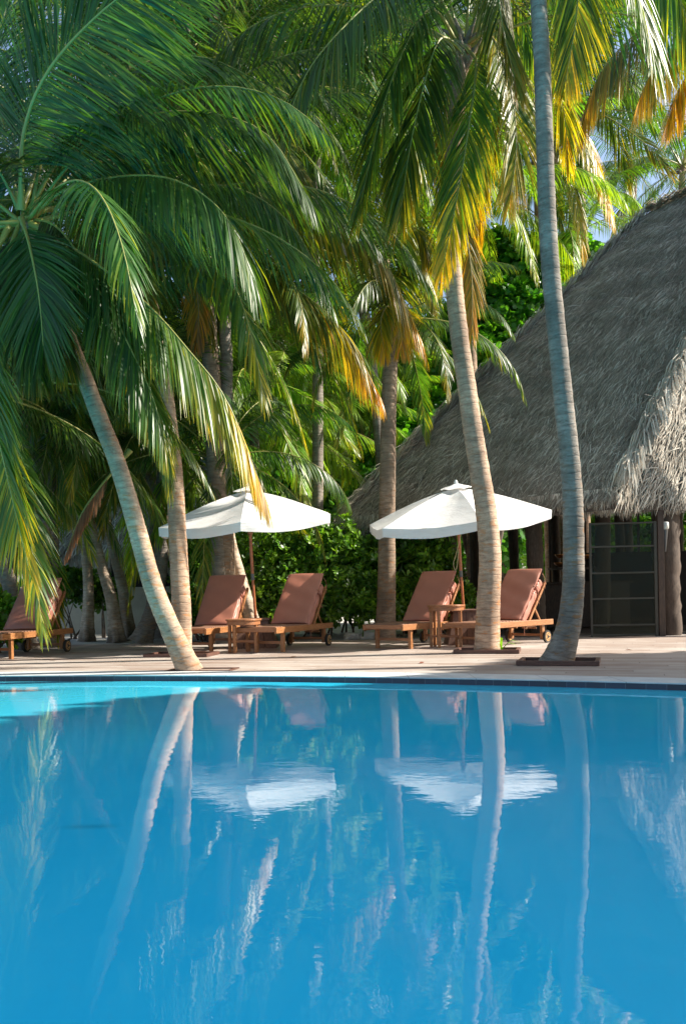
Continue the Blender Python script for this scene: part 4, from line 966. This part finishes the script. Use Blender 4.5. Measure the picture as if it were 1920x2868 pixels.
# ------------------------------------------------------------------ sun loungers
def make_lounger(label):
    t = thing('sun_lounger', label, 'sun lounger', (0, 0, 0), 0, 'teak sun loungers on the deck')
    W, L, Z = .68, 1.95, .36; h = .085
    # origin: centre of the foot end on the deck
    fr = MB()
    for s in (-1, 1): bxm(fr, (s * (W / 2 - .018), L / 2, Z - h / 2), (.036, L, h))
    me = bevel_mesh(fr.mesh('side_rails', False), .006); link('side_rails', me, M_TEAK, t)
    boxes('end_rail', [((0, .02, Z - .035), (W - .075, .035, .062))], M_TEAKX, t, .005)
    boxes('end_rail', [((0, L - .05, Z - .04), (W - .075, .03, .06))], M_TEAKX, t, .005)
    boxes('hinge_rail', [((0, 1.08, Z - .045), (W - .075, .04, .05))], M_TEAKX, t, .005)
    sl = [((0, .075 + i * .082, Z - .002), (W - .076, .062, .018)) for i in range(13)]
    boxes('slats', sl, M_SLAT, t, .003)
    for s in (-1, 1):
        boxes('leg', [((s * (W / 2 - .06), .30, (Z - .03) / 2), (.048, .062, Z - .03))], M_TEAK, t, .006)
        lg = boxes('leg', [((s * (W / 2 - .062), 1.72, .20), (.046, .075, .30))], M_TEAK, t, .006)
        m = MB(); ang = np.linspace(0, 2 * math.pi, 33)
        for (x0, x1, r, mt) in ((-.018, .018, .095, 0), (-.021, .021, .070, 1), (-.026, .026, .022, 0)):
            tube(m, [(s * (W / 2 + .0) + x0, 1.75, .095), (s * (W / 2) + x1, 1.75, .095)], r, 28, mt)
        for k in range(5):
            a = k * 1.2566; tube(m, [(s * (W / 2) - .024, 1.75 + .045 * math.cos(a), .095 + .045 * math.sin(a)), (s * (W / 2) + .024, 1.75 + .045 * math.cos(a), .095 + .045 * math.sin(a))], .011, 8, 0)
        me = m.mesh('wheel', False); link('wheel', me, [M_TYRE, M_HUB], t)
    boxes('stretcher', [((0, .30, .135), (W - .16, .028, .04))], M_TEAKX, t, .004)
    boxes('stretcher', [((0, 1.72, .12), (W - .16, .03, .04))], M_TEAKX, t, .004)
    boxes('adjuster_bar', [((s * .17, 1.52, Z - .125), (.25, .03, .02)) for s in (-1, 1)] + [((W / 2 - .08, 1.38, Z - .095), (.03, .34, .025))], M_TEAKX, t, .003)
    # backrest group: hinge at y=1.10, z=Z, leaning back
    a = R(50); rot = Matrix.Rotation(a, 4, 'X')
    def loc(s, n_, x=0):   # along the back, out of its face (towards the foot / up)
        return (x, 1.10 + s * math.cos(a) - n_ * math.sin(a), Z + .005 + s * math.sin(a) + n_ * math.cos(a))
    bl = [(loc(.44, -.185, s * (W / 2 - .055)), (.03, .90, .042), rot) for s in (-1, 1)] + [(loc(.06 + i * .085, -.172), (W - .15, .06, .015), rot) for i in range(9)]
    boxes('backrest', bl, M_TEAK, t, .004)
    # prop strut
    st = []
    for s in (-1, 1):
        p0 = np.array(loc(.42, -.20, s * (W / 2 - .085))); p1 = np.array([s * (W / 2 - .085), 1.70, Z - .03]); d = p1 - p0; ln = np.linalg.norm(d)
        st.append((tuple((p0 + p1) / 2), (.026, .03, ln), Matrix.Rotation(math.atan2(-d[1], d[2]) , 4, 'X')))
    boxes('prop_strut', st, M_TEAK, t, .004)
    # cushion: one pad up the back with a soft bend at its foot
    def pad(name, s0, s1, n0, n1, w, mat, bulge=.0, rnd=.022):
        ns, nw = 26, 12; m = MB(); S_ = np.linspace(0, 1, ns); X_ = np.linspace(-1, 1, nw)
        top, bot = [], []
        for si in S_:
            s = s0 + (s1 - s0) * si
            for x in X_:
                soft = (1 - abs(x) ** 8 * .25) * (1 - (abs(2 * si - 1)) ** 12 * .35)
                puff = .010 * math.sin(si * 9 + 1) * math.cos(x * 2) + .006 * math.sin(si * 21 + x * 3)
                bend = bulge * math.exp(-si * 7)
                wv = w / 2 * (1 - .012 * math.sin(si * 14))
                mid_ = (n0 + n1) / 2; hf = (n1 - n0) / 2 * soft
                top.append(loc(s, mid_ + hf + puff + bend, x * wv)); bot.append(loc(s, mid_ - hf + bend, x * wv))
        V = np.array(top + bot); K = ns * nw; F = []
        for i in range(ns - 1):
            for j in range(nw - 1):
                q = i * nw + j; F.append([q, q + 1, q + nw + 1, q + nw]); F.append([K + q + 1, K + q, K + q + nw, K + q + nw + 1])
        for i in range(ns - 1):
            q = i * nw; F.append([K + q, q, q + nw, K + q + nw]); q = i * nw + nw - 1; F.append([q, K + q, K + q + nw, q + nw])
        for j in range(nw - 1):
            F.append([j, K + j, K + j + 1, j + 1]); q = (ns - 1) * nw + j; F.append([q + 1, K + q + 1, K + q, q])
        m.add(V, F); me = m.mesh(name, True); bevel_mesh(me, rnd * .5, 2, 50)
        for p_ in me.polygons: p_.use_smooth = True
        return link(name, me, mat, t)
    cu = pad('cushion', -.02, .985, .0, .055, .60, M_CUSH, bulge=.014)
    # piping along the cushion edge
    m = MB()
    for s in (-1, 1):
        tube(m, [loc(q, .035, s * .302) for q in np.linspace(.0, .97, 12)], .005, 6)
    m2 = link('piping', m.mesh('piping', True), M_PIPE, cu)
    pad('folded_cushion', .02, .62, -.15, -.012, .575, M_PIPE)
    pad('folded_cushion', .645, .84, -.16, -.02, .575, M_PIPE)
    m = MB()
    for s in (-1, 1):
        p = np.array(loc(.63, .0, s * .305))
        tube(m, spline([np.array(loc(.63, .06, s * .29)), p + [s * .012, 0, 0], np.array(loc(.63, -.12, s * .295))], 8), .006, 5)
        tube(m, spline([p + [s * .01, 0, 0], p + [s * .03, .02, -.07], p + [s * .015, .03, -.17], p + [s * .03, .05, -.25]], 10), .0045, 5)
        q = np.array(loc(.93, -.02, s * .30)); tube(m, spline([q, q + [s * .02, .05, -.10], q + [s * .01, .05, -.24]], 8), .0045, 5)
        q = np.array(loc(.03, -.02, s * .315)); tube(m, spline([q, q + [s * .01, .0, -.10], q + [s * .012, .0, -.24]], 8), .0045, 5)
    link('strap', m.mesh('strap', True), M_STRAP, t)
    return t
def place(t, corner, yaw, z=0):
    """corner: world position of the foot end's right corner"""
    W = .68; c, s = math.cos(yaw), math.sin(yaw)
    t.rotation_euler = (0, 0, -yaw)
    t.location = (corner[0] - W / 2 * c, corner[1] + W / 2 * s, z)
first = make_lounger('teak lounger at the far left, partly hidden by a hanging palm leaf')
labs = ['lounger right behind the straight palm stem, left of the first side table', 'lounger right of the first side table with dark straps across its cushion', 'lounger left of the round ended table under the right parasol', 'sunlit lounger at the right end, partly behind the curving pale palm']
# foot right corners in pixels
def corner(px, py, z=.36):
    return G(px, py, z)
spots = [(corner(24, 1810), R(12)), (P(578, 1762, 11.9), R(14)), (P(774, 1758, 11.85), R(23)), (P(1128, 1759, 12.0), R(35)), (P(1345, 1757, 11.9), R(44))]
spots[0] = (P(8, 1800, 11.45), R(10))
for i, (c_, yw) in enumerate(spots):
    t = first if i == 0 else dup(first)
    if i: t['label'] = labs[i - 1]
    place(t, c_, yw)

# ------------------------------------------------------------------ parasols
def parasol(label, foot, apex, aoff, tilt, Rr=1.45, rise=.46):
    t = thing('parasol', label, 'parasol', foot, 0, 'white market parasols')
    f = np.array(foot); ap = np.array(apex) - f
    ax = nrm(ap); 
    m = MB(); tube(m, [ap * 0 + [0, 0, .35], ap * .45], .021, 12); tube(m, [ap * .45, ap * .98], .024, 12); link('pole', m.mesh('pole', True), M_POLE, t)
    m = MB(); tube(m, [ap * .43, ap * .47], .028, 12); link('collar', m.mesh('collar', True), M_METAL, t)
    gx, gy = tilt
    def rim(k, rr=1.0, dz=0.0):
        a = aoff + k * math.pi / 3
        x, y = Rr * rr * math.cos(a), Rr * rr * math.sin(a)
        return ap + [x, y, -rise + gx * x + gy * y + dz]
    top = ap
    m = MB(); nn = 14
    for k in range(6):
        a, b = rim(k), rim(k + 1); V = []; 
        for i in range(nn + 1):
            r_ = i / nn
            for j in range(nn + 1):
                s = j / nn; p = top * (1 - r_) + (a * (1 - s) + b * s) * r_
                sag = -.05 * math.sin(math.pi * s) * r_ ** 1.3 - .035 * math.sin(math.pi * r_) * math.sin(math.pi * s) + .06 * math.sin(math.pi * r_) * (1 - .5 * r_)
                wr = .004 * math.sin(s * 23 + r_ * 9 + k) * math.sin(math.pi * s) * r_
                V.append(p + [0, 0, sag + wr])
        F = [[i * (nn + 1) + j, (i + 1) * (nn + 1) + j, (i + 1) * (nn + 1) + j + 1, i * (nn + 1) + j + 1] for i in range(nn) for j in range(nn)]
        m.add(V, F)
    can = link('canopy', m.mesh('canopy', False), M_CANVAS, t)
    for p_ in can.data.polygons: p_.use_smooth = True
    m = MB()
    for k in range(6):
        a, b = rim(k), rim(k + 1); V = []; out = nrm((a + b) / 2 - ap) * [1, 1, 0]
        for i in range(5):
            for j in range(nn + 1):
                s = j / nn; p = a * (1 - s) + b * s; sag = -.05 * math.sin(math.pi * s)
                fl = .012 * math.sin(s * 17 + k * 2) * i / 4
                hem = .125 + .018 * math.sin(math.pi * s)
                V.append(p + [0, 0, sag - hem * i / 4] + out * (fl - .02 * i / 4))
        F = [[i * (nn + 1) + j, (i + 1) * (nn + 1) + j, (i + 1) * (nn + 1) + j + 1, i * (nn + 1) + j + 1] for i in range(4) for j in range(nn)]
        m.add(V, F)
    link('valance', m.mesh('valance', True), M_CANVAS, can)
    # vent cap
    m = MB(); V = [ap + [0, 0, .07]]
    for i, rr in enumerate((.06, .12, .175)):
        for k in range(18):
            a = aoff + k * math.pi / 9; hexr = math.cos(math.pi / 6) / math.cos((a - aoff) % (math.pi / 3) - math.pi / 6)
            x, y = Rr * rr * hexr * math.cos(a), Rr * rr * hexr * math.sin(a); V.append(ap + [x, y, .068 - rise * rr * 1.0 + gx * x + gy * y + .010 * math.sin(k * 2.1 + i)])
    F3 = [[0, 1 + k, 1 + (k + 1) % 18] for k in range(18)]; F4 = [[1 + r * 18 + k, 1 + (r + 1) * 18 + k, 1 + (r + 1) * 18 + (k + 1) % 18, 1 + r * 18 + (k + 1) % 18] for r in range(2) for k in range(18)]
    V = np.array(V); m.add(V, F4); m.add(V, F3); link('vent', m.mesh('vent', True), M_CANVAS, can)
    m = MB(); tube(m, [ap + [0, 0, .05], ap + [0, 0, .085], ap + [0, 0, .12]], [.02, .032, .012], 10); link('finial', m.mesh('finial', True), M_CANVAS, t)
    for k in range(6):
        m = MB(); e = rim(k, .985, -.03); tube(m, [ap + [0, 0, -.06], e], .011, 6); tube(m, [ap * .74, (ap + [0, 0, -.06]) * .5 + e * .5], .009, 6); link('rib', m.mesh('rib', True), M_TEAK, t)
    m = MB(); tube(m, [ap * .72, ap * .76], .04, 12); link('runner', m.mesh('runner', True), M_TEAK, t)
    return t
fR = P(1301, 1800, 13.3) * [1, 1, 0]; apR = P(1276, 1366, 13.2)
parasol('white parasol at right, its vent cap sharp against the thatch', fR, apR, R(155.5), (.085, .13))
fL = P(718, 1800, 13.4) * [1, 1, 0]; apL = P(694, 1373, 13.3)
parasol('white parasol at left, its peak touched by a yellow palm leaf tip', fL, apL, R(152), (.06, .11))
m = MB(); q = apR - [0, 0, .75]
tube(m, spline([q + [-.01, -.05, .35], q + [.06, -.06, .1], q + [-.02, -.07, -.25], q + [-.07, -.06, -.42], q + [-.03, -.06, -.52], q + [.02, -.05, -.2]], 24), .006, 5)
o = link('rope', m.mesh('rope', True), M_ROPE); tag(o, 'thin looped cord dangling beside the right parasol pole', 'rope')
# weighted wooden bases
def pbase(label, c, wb_, wt, h, mat):
    t = thing('ballast_box', label, 'ballast box', c, R(0), 'wooden ballast boxes under the parasols')
    m = MB(); 
    for side in range(4):
        rot = Matrix.Rotation(side * math.pi / 2, 4, 'Z')
        for k in range(4):
            u0, u1 = -1 + k * .5 + .015, -1 + (k + 1) * .5 - .015
            q = np.array([[u0 * wb_ / 2, -wb_ / 2, .0], [u1 * wb_ / 2, -wb_ / 2, .0], [u1 * wt / 2, -wt / 2, h], [u0 * wt / 2, -wt / 2, h]])
            q2 = q + [0, .02, 0]; v = np.vstack([q, q2]) @ np.array(rot.to_3x3()).T
            m.add(v, [[0, 1, 2, 3], [5, 4, 7, 6], [1, 5, 6, 2], [4, 0, 3, 7], [3, 2, 6, 7], [4, 5, 1, 0]])
    link('side_planks', m.mesh('side_planks', False), mat, t)
    boxes('lid', [((0, 0, h + .018), (wt + .06, wt + .06, .034))], mat, t, .006)
    boxes('core', [((0, 0, h * .5), (wt * .8, wt * .8, h * .98))], M_DARKROOM, t, 0)
pbase('wooden parasol base beside the sunlit lounger, its right side pale', fR, .60, .36, .50, M_BASEW)
pbase('dark wooden parasol base hidden between the two left loungers', fL, .68, .40, .42, M_BASEW)

# side tables: half round top, four legs
def side_table(label, c, w, h, rz):
    t = thing('side_table', label, 'side table', c, rz, 'teak side tables')
    # D outline: straight at back, round at front
    pts = [(-w / 2, w * .32)] + [(-w / 2 * math.cos(a), -w * .05 - w * .40 * math.sin(a)) for a in np.linspace(0, math.pi, 21)] + [(w / 2, w * .32)]
    def slab(name, pts, z0, z1, mat, bev=.006):
        n_ = len(pts); V = [(x, y, z0) for x, y in pts] + [(x, y, z1) for x, y in pts]; bm = bmesh.new(); vs_ = [bm.verts.new(v) for v in V]
        bm.faces.new(vs_[:n_][::-1]); bm.faces.new(vs_[n_:])
        for i in range(n_): j = (i + 1) % n_; bm.faces.new((vs_[i], vs_[j], vs_[n_ + j], vs_[n_ + i]))
        me = bpy.data.meshes.new(name); bm.to_mesh(me); bm.free()
        if bev: bevel_mesh(me, bev, 2, 50)
        return link(name, me, mat, t)
    slab('table_top', pts, h - .028, h, M_TEAKX)
    slab('apron', [(x * .93, y * .93) for x, y in pts], h - .085, h - .0285, M_TEAKX, .003)
    for (x, y) in ((-w * .42, -.0), (w * .42, -.0), (-w * .1, -w * .38), (w * .36, w * .26), (-w * .38, w * .26)):
        boxes('leg', [((x, y, (h - .09) / 2), (.042, .042, h - .09))], M_TEAK, t, .005)
    boxes('stretcher', [((0, .0, .16), (w * .84 - .045, .022, .035))], M_TEAKX, t, .003)
tl = P(680, 1800, 12.2) * [1, 1, 0]; side_table('lower round ended teak table between the two left loungers', tl, .47, .48, R(-15))
tr = P(1248, 1800, 12.55) * [1, 1, 0]; side_table('taller round ended teak table left of the curving pale palm', tr, .52, .62, R(-20))

# frames round the palm feet
def grate(label, c, w, d, rz, hh=.05):
    t = boxes('planting_frame', [((0, -d / 2, hh / 2), (w, .05, hh)), ((0, d / 2, hh / 2), (w, .05, hh)), ((-w / 2 + .025, 0, hh / 2), (.05, d - .052, hh)), ((w / 2 - .025, 0, hh / 2), (.05, d - .052, hh))], M_FRAMEW, None, .006)
    t.location = (c[0], c[1], .001); t.rotation_euler = (0, 0, rz); tag(t, label, 'planting frame', 'wooden frames round the palm feet')
    if hh > .03: boxes('soil', [((0, 0, .010), (w - .1, d - .1, .012))], M_SOIL, t, 0)
    return t
grate('reddish frame round the swollen foot of the blue grey palm', g6 + [-.01, .05, 0], .86, .52, R(-18))
grate('reddish frame round the foot of the curving pale palm', g5 + [.02, .05, 0], .84, .52, R(-14))
grate('dark scuffed frame round the foot of the straight palm', g2 + [0, .05, 0], .9, .5, R(-10), .045)
grate('almost flush frame round the foot of the leaning grey palm', g1 + [.12, .03, 0], .74, .34, R(-8), .012)
rg = np.random.default_rng(77)
for px, py, lb in ((150, 1850, 'dry leaf on the sunlit boards below the far left lounger'), (820, 1842, 'dry leaf on the deck between the second and third loungers'), (1180, 1858, 'dry leaf on the boards in front of the right pair of loungers'), (1760, 1822, 'dry leaf on the open deck before the film door')):
    b = G(px, py); m = MB(); a = rg.uniform(0, 3.1); L = rg.uniform(.05, .09)
    d = np.array([math.cos(a), math.sin(a), 0]) * L; q = np.array([-math.sin(a), math.cos(a), 0]) * L * .28
    m.add([-d, q + [0, 0, .012], d + [0, 0, .008], -q], [[0, 1, 2, 3]], 0, yel=.3, rnd=.5)
    o = link('fallen_leaf', m.mesh('fallen_leaf'), M_DEAD); o.location = (b[0], b[1], .006); tag(o, lb, 'leaf', 'dry leaves on the deck')
print('objects', len(bpy.data.objects))
